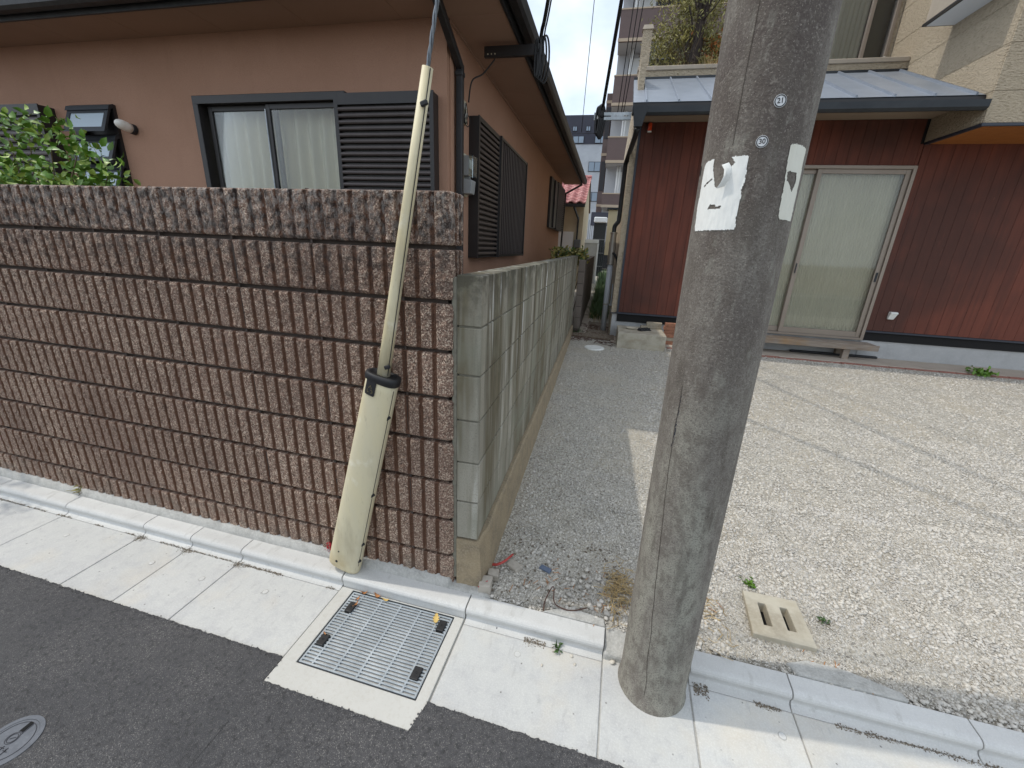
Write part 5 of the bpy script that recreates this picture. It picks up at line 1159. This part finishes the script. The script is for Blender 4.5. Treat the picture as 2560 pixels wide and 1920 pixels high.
# ================================================================== FAR BUILDINGS
ap = thing('apartment_block', 'brown tiled apartment block with white balcony recesses behind the red house', 'building', (0, 25, 0), R(2.2))
LV = [(3.94, 4.63), (6.25, 7.49), (9.02, 10.36), (11.89, 13.22), (14.76, 16.1)]
MB().box(-1.02, 14, 1.6, 9, -.2, 19).build('main_wall', 'apt_wall', ap, fix=False)
for k, (a, b) in enumerate(LV):
    bl = MB().box(-1.06, 14, 0, .15, a, b).box(-1.06, -.91, .15, 1.5, a, b).build('balcony_parapet', 'apt_tile', ap, fix=False)
    MB().box(-1.08, 14, -.02, .17, b + .001, b + .06).box(-1.085, 14, -.03, -.001, a - .02, a + .12).build('parapet_band', 'apt_band', bl, fix=False)
    MB().box(-1.06, 14, .152, 1.59, a - .02, a + .14).build('balcony_slab', 'apt_wall', bl, fix=False)
    nxt = LV[k + 1][0] if k + 1 < len(LV) else 17.6
    MB().box(.75, 6.5, 1.52, 1.59, b - .6, nxt - .3).build('glazing', 'apt_dark', bl, fix=False)
    for u in (-.35, -.22): MB().tube([(u, .9, a + .15), (u, .9, nxt - .02)], .05, 10).build('white_pipe', 'white_pipe', bl, smooth=True)
    MB().box(-.30, .66, 1.45, 1.58, b - 1.0, nxt - .25).build('white_partition', 'white_panel', bl, fix=False)
    if k >= 2: MB().tube([(1.0, .3, b + .45), (6, .3, b + .50)], .025, 8).build('laundry_rail', 'white_pipe', bl)
MB().box(-1.40, -1.07, 1.7, 3.2, -.2, 10.1).build('side_wing', 'apt_tile', ap, fix=False)
for z in (4.1, 6.9, 9.6): MB().box(-1.42, -1.07, 1.66, 1.695, z, z + .14).build('wing_band', 'apt_band', ap, fix=False)
for z in (5.0, 7.8): MB().box(-1.36, -1.10, 1.66, 1.695, z, z + 1.6).build('wing_recess', 'apt_dark', ap, fix=False)
MB().box(-1.55, -.2, -.6, -.02, 2.9, 3.6).build('entrance_canopy', 'far_dark', ap, fix=False)
st_ = MB().box(-2.0, -1.3, -.4, -.3, 1.0, 1.9).build('stair_wall', 'apt_tile', ap, fix=False)
for k in range(8): MB().box(-1.95 + k * .1, -1.93 + k * .1, -.38, -.34, 1.9, 3.2).build('railing_bar', 'apt_dark', st_, fix=False)

fb = thing('dark_office_building', 'distant office block, charcoal above and white below', 'building', (0, 45, 0), R(2.2))
MB().box(-16, 0, 0, 8, 11.40, 13.9).build('upper_wall', 'far_dark', fb, fix=False); MB().box(-15.9, 0, .05, 8, -.2, 11.399).build('lower_wall', 'far_white', fb, fix=False)
MB().box(-16, 0, -.02, -.001, 12.32, 12.36).build('wall_joint', 'apt_dark', fb, fix=False)
def fwin(a, b, c_, d, v=0.0):
    w_ = MB().box(a, b, v - .05, v - .002, c_, d).build('window', 'apt_dark', fb, fix=False); m = (a + b) / 2
    MB().box(a + .05, m - .03, v - .07, v - .052, c_ + .05, d - .05).build('pane', 'far_glass', w_, fix=False); MB().box(m + .03, b - .05, v - .07, v - .052, c_ + .05, d - .05).build('pane', 'far_glass', w_, fix=False)
for c_ in ((-5.85, -5.4, 12.5, 12.95), (-4.55, -4.1, 12.5, 12.95), (-5.75, -4.65, 11.45, 12.1), (-3.6, -2.45, 11.45, 12.1), (-7.2, -6.7, 12.5, 12.95)): fwin(*c_)
fwin(-4.0, -2.8, 8.95, 9.85, .05); fwin(-4.0, -2.8, 6.2, 7.1, .05); fwin(-6.0, -4.9, 8.95, 9.85, .05)

ph = thing('red_tiled_house', 'small cream house with a red tiled roof beyond the bungalow', 'house', (0, 13, 0), R(2.2))
MB().box(-3.4, -.84, .35, 3.6, -.2, 2.9).build('wall', 'cream_wall', ph, fix=False)
MB().prism([(.35, 2.9), (3.6, 2.9), (2.1, 3.86)], 'x', -3.4, -.845).build('gable', 'cream_wall', ph, fix=False)
rf = MB().hexa([(-3.6, 0, 2.90), (-.80, 0, 2.90), (-.80, 2.1, 3.93), (-3.6, 2.1, 3.93), (-3.6, 0, 2.955), (-.80, 0, 2.955), (-.80, 2.1, 3.985), (-3.6, 2.1, 3.985)]).hexa([(-3.6, 2.1, 3.93), (-.80, 2.1, 3.93), (-.80, 3.9, 2.95), (-3.6, 3.9, 2.95), (-3.6, 2.1, 3.985), (-.80, 2.1, 3.985), (-.80, 3.9, 3.0), (-3.6, 3.9, 3.0)]).build('roof', 'fascia', ph, fix=False)
vs = []; fs = []; nn_ = 10
for i in range(nn_ + 1):
    t = i / nn_; x = .27 * t; h = .03 * math.sin(t * math.pi * 2) + .03
    for (y, dz) in ((0, .0), (.26, .0)): vs.append((x, y, h + .012 * (1 if y == 0 else 0)))
    vs.append((x, 0, h - .02))
    if i: a, b = 3 * (i - 1), 3 * i; fs += [(a, b, b + 1, a + 1), (a + 2, b + 2, b, a)]
tm = MB().add(vs, fs).mesh('roof_tile', 'tile_red', smooth=True)
slope = math.atan2(1.03, 2.1); sl_ = math.hypot(1.03, 2.1)
for r_ in range(10):
    for c_ in range(9):
        d = r_ * .234; ob_ = obj('roof_tile', tm, rf, (-3.2 + c_ * .268 + (.0), d * math.cos(slope) - .03, 2.955 + d * math.sin(slope)), (slope, 0, 0))
MB().tube([(-3.6, 2.1, 4.02), (-.78, 2.1, 4.02)], .07, 10).build('ridge_tiles', 'tile_red', rf)
MB().box(-3.6, -.80, -.12, -.02, 2.84, 2.93).build('gutter', 'gutter_black', ph, fix=False)
MB().bar((-1.15, -.05, 2.85), (-1.0, .28, 2.5), .05, .05).bar((-1.0, .30, 2.55), (-1.0, .30, .2), .05, .05, (1, 0, 0)).build('downpipe', 'dark_steel', ph)
MB().box(-1.75, -1.12, .28, .34, .2, 2.1).build('grey_shed_door', 'white_panel', ph, fix=False)
MB().box(-1.08, -.86, .22, .349, 1.60, 1.86).build('meter_box', 'dark_grey_plastic', ph, bevel=.02)
gt = thing('white_gate_wall', 'low white capped wall beside the alley end', 'wall', (-.67, 15.5, 0)); MB().box(-.28, .22, 0, .1, 0, 1.80).build('panel', 'foundation_grey', gt, fix=False); MB().box(-.31, .26, -.03, .13, 1.80, 1.93).build('coping', 'white_panel', gt, fix=False); MB().box(.22, .27, -.02, .12, 0, 1.79).build('post', 'white_panel', gt, fix=False)
for k in range(4): MB().box(.34 + .07 * k, .36 + .07 * k, .2, .23, 0, 1.85).build('rail_bar', 'dark_steel', gt, fix=False)
sg = thing('white_awning', 'small white awning box over a dark doorway at the alley end', 'awning', (-.65, 19, 0)); MB().box(-.28, .30, 0, .5, 2.75, 2.98).build('awning_box', 'white_panel', sg, bevel=.03); MB().box(-.26, .28, .2, .4, 0, 2.74).build('doorway', 'pond_glass_dark', sg, fix=False)
for k in range(3): MB().box(-.26, .28, .16, .199, .8 + .6 * k, .84 + .6 * k).build('door_rail', 'dark_grey_plastic', sg, fix=False)
rc = thing('rusty_cabinet', 'cream metal cabinet with rust streaks on the far side of the red house', 'cabinet', rw(.22, 8.0, 1.3), R(2.2)); MB().box(0, .29, 0, .5, .1, 1.58).build('body', 'rusty_cream', rc, bevel=.01); MB().box(-.06, .33, -.06, .56, 1.58, 1.64).build('lid', 'dark_steel', rc, fix=False)
cr = thing('parked_car', 'dark car parked across the far end of the alley', 'car', (-1.0, 24.0, .3), R(8))
MB().prism([(-2.0, .25), (2.0, .25), (2.05, .75), (1.3, .92), (.8, 1.45), (-1.2, 1.45), (-1.9, .95), (-2.05, .7)], 'y', -.8, .8).build('body', 'parked_dark', cr, bevel=.06, seg=2)
MB().prism([(1.15, .95), (.75, 1.38), (-1.1, 1.38), (-1.6, .97)], 'y', -.81, .81).build('windows', 'pond_glass_dark', cr, fix=False)
for x in (-1.3, 1.3):
    for y in (-.78, .78):
        w_ = MB().tube([(x, y - .09, .3), (x, y + .09, .3)], .3, 20).build('wheel', 'rubber_black', cr); MB().tube([(x, y - .1, .3), (x, y + .1, .3)], .17, 14).build('rim', 'galvanised', w_)

# ================================================================== GROUND CLUTTER
def at(x, y, dz=0.0): return (x, y, gz(x, y) + .006 * nz3(x * 2.2, y * 2.2) + dz)
# slotted drain cover: a thin slab with two real slots
dc = thing('drain_cover', 'small concrete drain cover with two slots in the gravel', 'drain cover', (0, 0, 0))
c4 = [Vector((*p, 0)) for p in ((1.372, .120), (1.622, .117), (1.627, .377), (1.391, .376))]
def bl_(s, t): return (c4[0] * (1 - s) + c4[1] * s) * (1 - t) + (c4[3] * (1 - s) + c4[2] * s) * t
def cell(mb, s0, s1, t0, t1, z0, z1):
    p = [bl_(s0, t0), bl_(s1, t0), bl_(s1, t1), bl_(s0, t1)]; mb.hexa([(q.x, q.y, z0) for q in p] + [(q.x, q.y, z1) for q in p])
obj('cover_slab', holed_mesh([0, .23, .37, .62, .76, 1], [0, .25, .76, 1], {(1, 1), (3, 1)}, lambda a, b: tuple(bl_(a, b)[:2]), -.05, .004, 'step_concrete', .004), dc)
mb = MB(); cell(mb, .10, .90, .12, .88, -.075, -.052); mb.build('slot_shade_plate', 'pit_dark', dc, fix=False)  # black plate close under the slab, painted shade for the slots
# concrete haunches by the kerb
for i, (pl_, lab) in enumerate((([(.46, -.021), (.742, -.021), (.735, .018), (.60, .035), (.52, .012)], 'thin rough concrete smear behind the kerb left of the pole'), ([(1.50, -.021), (1.88, -.021), (1.872, .012), (1.70, .055), (1.56, .058), (1.47, .02)], 'rough concrete patch behind the kerb below the slotted cover'))):
    o = MB().prism(pl_, 'z', -.1, -.012 + .004 * i).build('concrete_patch', 'mortar', None, bevel=.004); tag(o, lab, 'concrete', kind='structure')
o = MB().hexa([(.7445, -.128, -.2), (1.086, -.128, -.2), (1.086, -.0, -.2), (.7445, -.0, -.2), (.7445, -.118, -.055), (1.086, -.118, -.06), (1.086, -.0, -.022), (.7445, -.0, -.022)]).build('pole_backfill', 'mortar', None, bevel=.01, seg=2); tag(o, 'rough mortar packed round the back of the pole', 'mortar', kind='structure')
o = MB().lathe([(.155, -.02), (.157, .006), (.150, .012), (.13, .009), (.001, .009)], (0, 0, 0), 40).build('inspection_cover', 'white_plastic', None, smooth=True); o.location = at(.33, 5.05, .004); tag(o, 'round white plastic lid flush in the gravel before the alley', 'cover')
def chunk(name, label, loc, dims, rz, m, cat, tilt=(0, 0), seed=1, bev=.006):
    rnd = random.Random(seed); mb = MB().box(-dims[0] / 2, dims[0] / 2, -dims[1] / 2, dims[1] / 2, 0, dims[2])
    mb.v = [(x + rnd.uniform(-1, 1) * dims[0] * .07, y + rnd.uniform(-1, 1) * dims[1] * .07, z + rnd.uniform(-1, 1) * dims[2] * .09) for x, y, z in mb.v]
    ob_ = mb.build(name, m, None, bevel=bev, seg=2); ob_.location = loc; ob_.rotation_euler = (tilt[0], tilt[1], rz); tag(ob_, label, cat); return ob_
b1_ = chunk('broken_block', 'broken concrete block marked with red paint at the grey wall foot', at(.168, .028, -.012), (.062, .070, .060), .15, 'rubble', 'rubble', seed=3)
MB().add([(-.028, -.0365, .050), (.012, -.004, .064), (.009, .0, .0645), (-.031, -.0365, .057)], [(0, 1, 2, 3)]).build('paint_streak', 'red_paint', b1_, fix=False)
chunk('broken_block', 'second broken block piece behind the red-marked one', at(.185, .105, -.006), (.055, .045, .045), .1, 'rubble', 'rubble', seed=5)
chunk('rubble_chip', 'flat pale rubble chip beside the red tape', at(.268, .205, -.004), (.075, .05, .022), -.5, 'rubble', 'rubble', seed=8)
chunk('blue_chip', 'small grey-blue plastic chip lying in the gravel', at(.425, .235, .004), (.060, .026, .010), -.35, 'blue_chip', 'litter', seed=9, bev=.002)
vs = []; fs = []; pts = spline([(.150, .172, 0), (.185, .170, 0), (.215, .195, 0), (.232, .235, 0), (.243, .275, 0)], 6)
for i, p in enumerate(pts):
    t = i / (len(pts) - 1); d = (pts[min(i + 1, len(pts) - 1)] - pts[max(i - 1, 0)]).normalized(); s_ = Vector((-d.y, d.x, 0)) * .007 * (1 - .5 * t); z = gz(p.x, p.y) + .012 + .018 * math.sin(t * 3)
    vs += [(p.x - s_.x, p.y - s_.y, z), (p.x + s_.x, p.y + s_.y, z + .006)]
    if i: fs.append((2 * i - 2, 2 * i - 1, 2 * i + 1, 2 * i))
o = MB().add(vs, fs).build('red_tape', 'red_tape', None, smooth=True, fix=False); sm_ = o.modifiers.new('s', 'SOLIDIFY'); sm_.thickness = .0015; tag(o, 'curved strip of red plastic tape on the gravel by the grey wall', 'tape')
pts = spline([(.463, -.018, .0), (.462, .03, .012), (.480, .092, .03), (.492, .095, .03), (.505, .03, .014), (.55, .012, .008), (.60, .020, .006), (.655, .045, .012)], 8)
o = MB().tube([(p.x, p.y, gz(p.x, p.y) + .006 + p.z) for p in pts], .0028, 6).build('bent_root', 'root_brown', None, smooth=True); tag(o, 'thin bent brown root arching over the gravel behind the kerb', 'root')
def straw(label, loc, n, sx, sy, L, h):
    t = thing('straw_clump', label, 'straw', loc); mb = MB()
    for _ in range(n):
        x, y, a, l = random.gauss(0, sx), random.gauss(0, sy), random.uniform(0, 6.28), L * random.uniform(.4, 1.2); z = abs(random.gauss(0, h)); b = random.uniform(-.9, .9)
        mb.tube([(x, y, z + .002), (x + l * .5 * math.cos(a), y + l * .5 * math.sin(a), z + random.uniform(0, h)), (x + l * math.cos(a + b), y + l * math.sin(a + b), .002 + abs(random.gauss(0, h * .4)))], random.uniform(.0007, .0017), 4)
    mb.build('stalks', 'straw', t)
straw('dry straw clump against the left side of the pole', at(.80, .20), 170, .028, .065, .09, .016)
straw('scattered dry straw right of the pole behind the kerb', at(1.17, .20), 70, .05, .09, .08, .006)
def weed(name, label, loc, n, r, L, W, m, cat='weed'):
    t = thing(name, label, cat, loc); leaves('leaves', [(random.gauss(0, r), random.gauss(0, r), abs(random.gauss(0, r * .5)) + .004) for _ in range(n)], L, W, m, t, up=.5)
    branch_tree([(random.gauss(0, r), random.gauss(0, r), r) for _ in range(6)], (0, 0, -.005), .0016, r * .2).build('stems', 'stem', t); return t
weed('weed', 'tiny bright green weed above the slotted drain cover', at(1.445, .44), 46, .014, .018, .012, 'leaf_a')
weed('weed', 'small dusty green weed right of the slotted drain cover', at(1.715, .30), 22, .012, .018, .008, 'leaf_dark')
weed('weed', 'small reddish green weed in the crack before the kerb', (.555, -.135, ZA + .002), 16, .010, .024, .010, 'leaf_dark')
weed('weed', 'leafy green weed growing at the brick edge of the house apron', rw(5.75, -.55, .10), 90, .07, .075, .035, 'leaf_a')
weed('weed', 'withered yellow weed at the foot of the ribbed wall', (-2.47, -.012, .0), 24, .016, .040, .008, 'leaf_yellow')
for k, (x, y, r, lab) in enumerate(((.785, -.128, .011, 'pale pebble at the left foot of the pole'), (.615, -.150, .0075, 'grey pebble on the slab left of the pole'), (.632, -.183, .0065, 'tiny pebble below the grey one on the slab'), (.500, -.225, .006, 'flat pebble near the middle of the slab right of the grate'), (.27, -.11, .004, 'tiny black pebble in the gutter right of the grate'))):
    g = stones([(x, y, ZA + r * .5)], [r], 'pebble_pale' if k != 4 else 'cast_dark', 'pebble', .75, .2); tag(g, lab, 'pebble', 'loose pebbles on the gutter slabs')
ps = []; sz = []
for _ in range(140):
    x, y = random.uniform(.2, .8), random.uniform(.02, .5); ps.append(at(x, y, .004)); sz.append(random.uniform(.003, .008))
g = stones(ps, sz, 'dirt', 'dark_crumbs'); tag(g, 'dark soil crumbs strewn on the gravel beside the pole', 'soil', kind='stuff')
mb = MB()
for _ in range(60):
    x, y = random.choice([(.55, .2), (.7, .12), (1.15, .2), (1.68, .05), (.45, .15)]); x += random.gauss(0, .08); y += random.gauss(0, .06); a = random.uniform(0, 6.3); l = random.uniform(.012, .05); p = at(x, max(y, 0), .006)
    mb.tube([p, (p[0] + l * math.cos(a), p[1] + l * math.sin(a), p[2] + .002)], .0015, 4)
o = mb.build('plant_debris', 'dry_leaf', None); tag(o, 'brown plant debris scattered over the gravel near the pole', 'debris', kind='stuff')
# red paint splash on the ribbed wall
g = stones([(-.668 + random.gauss(0, .012), -.012, .045 + random.gauss(0, .016)) for _ in range(40)], rng.uniform(.002, .006, 40), 'red_paint', 'paint_splash', .5); g.parent = wall
# house opposite side backing for reflections: far kerb line only
o = MB().box(-30, 30, -7.2, -7.05, -.2, .06).build('kerb', 'kerb_concrete', None, fix=False); tag(o, 'kerb line on the far side of the road', 'kerb', kind='structure')
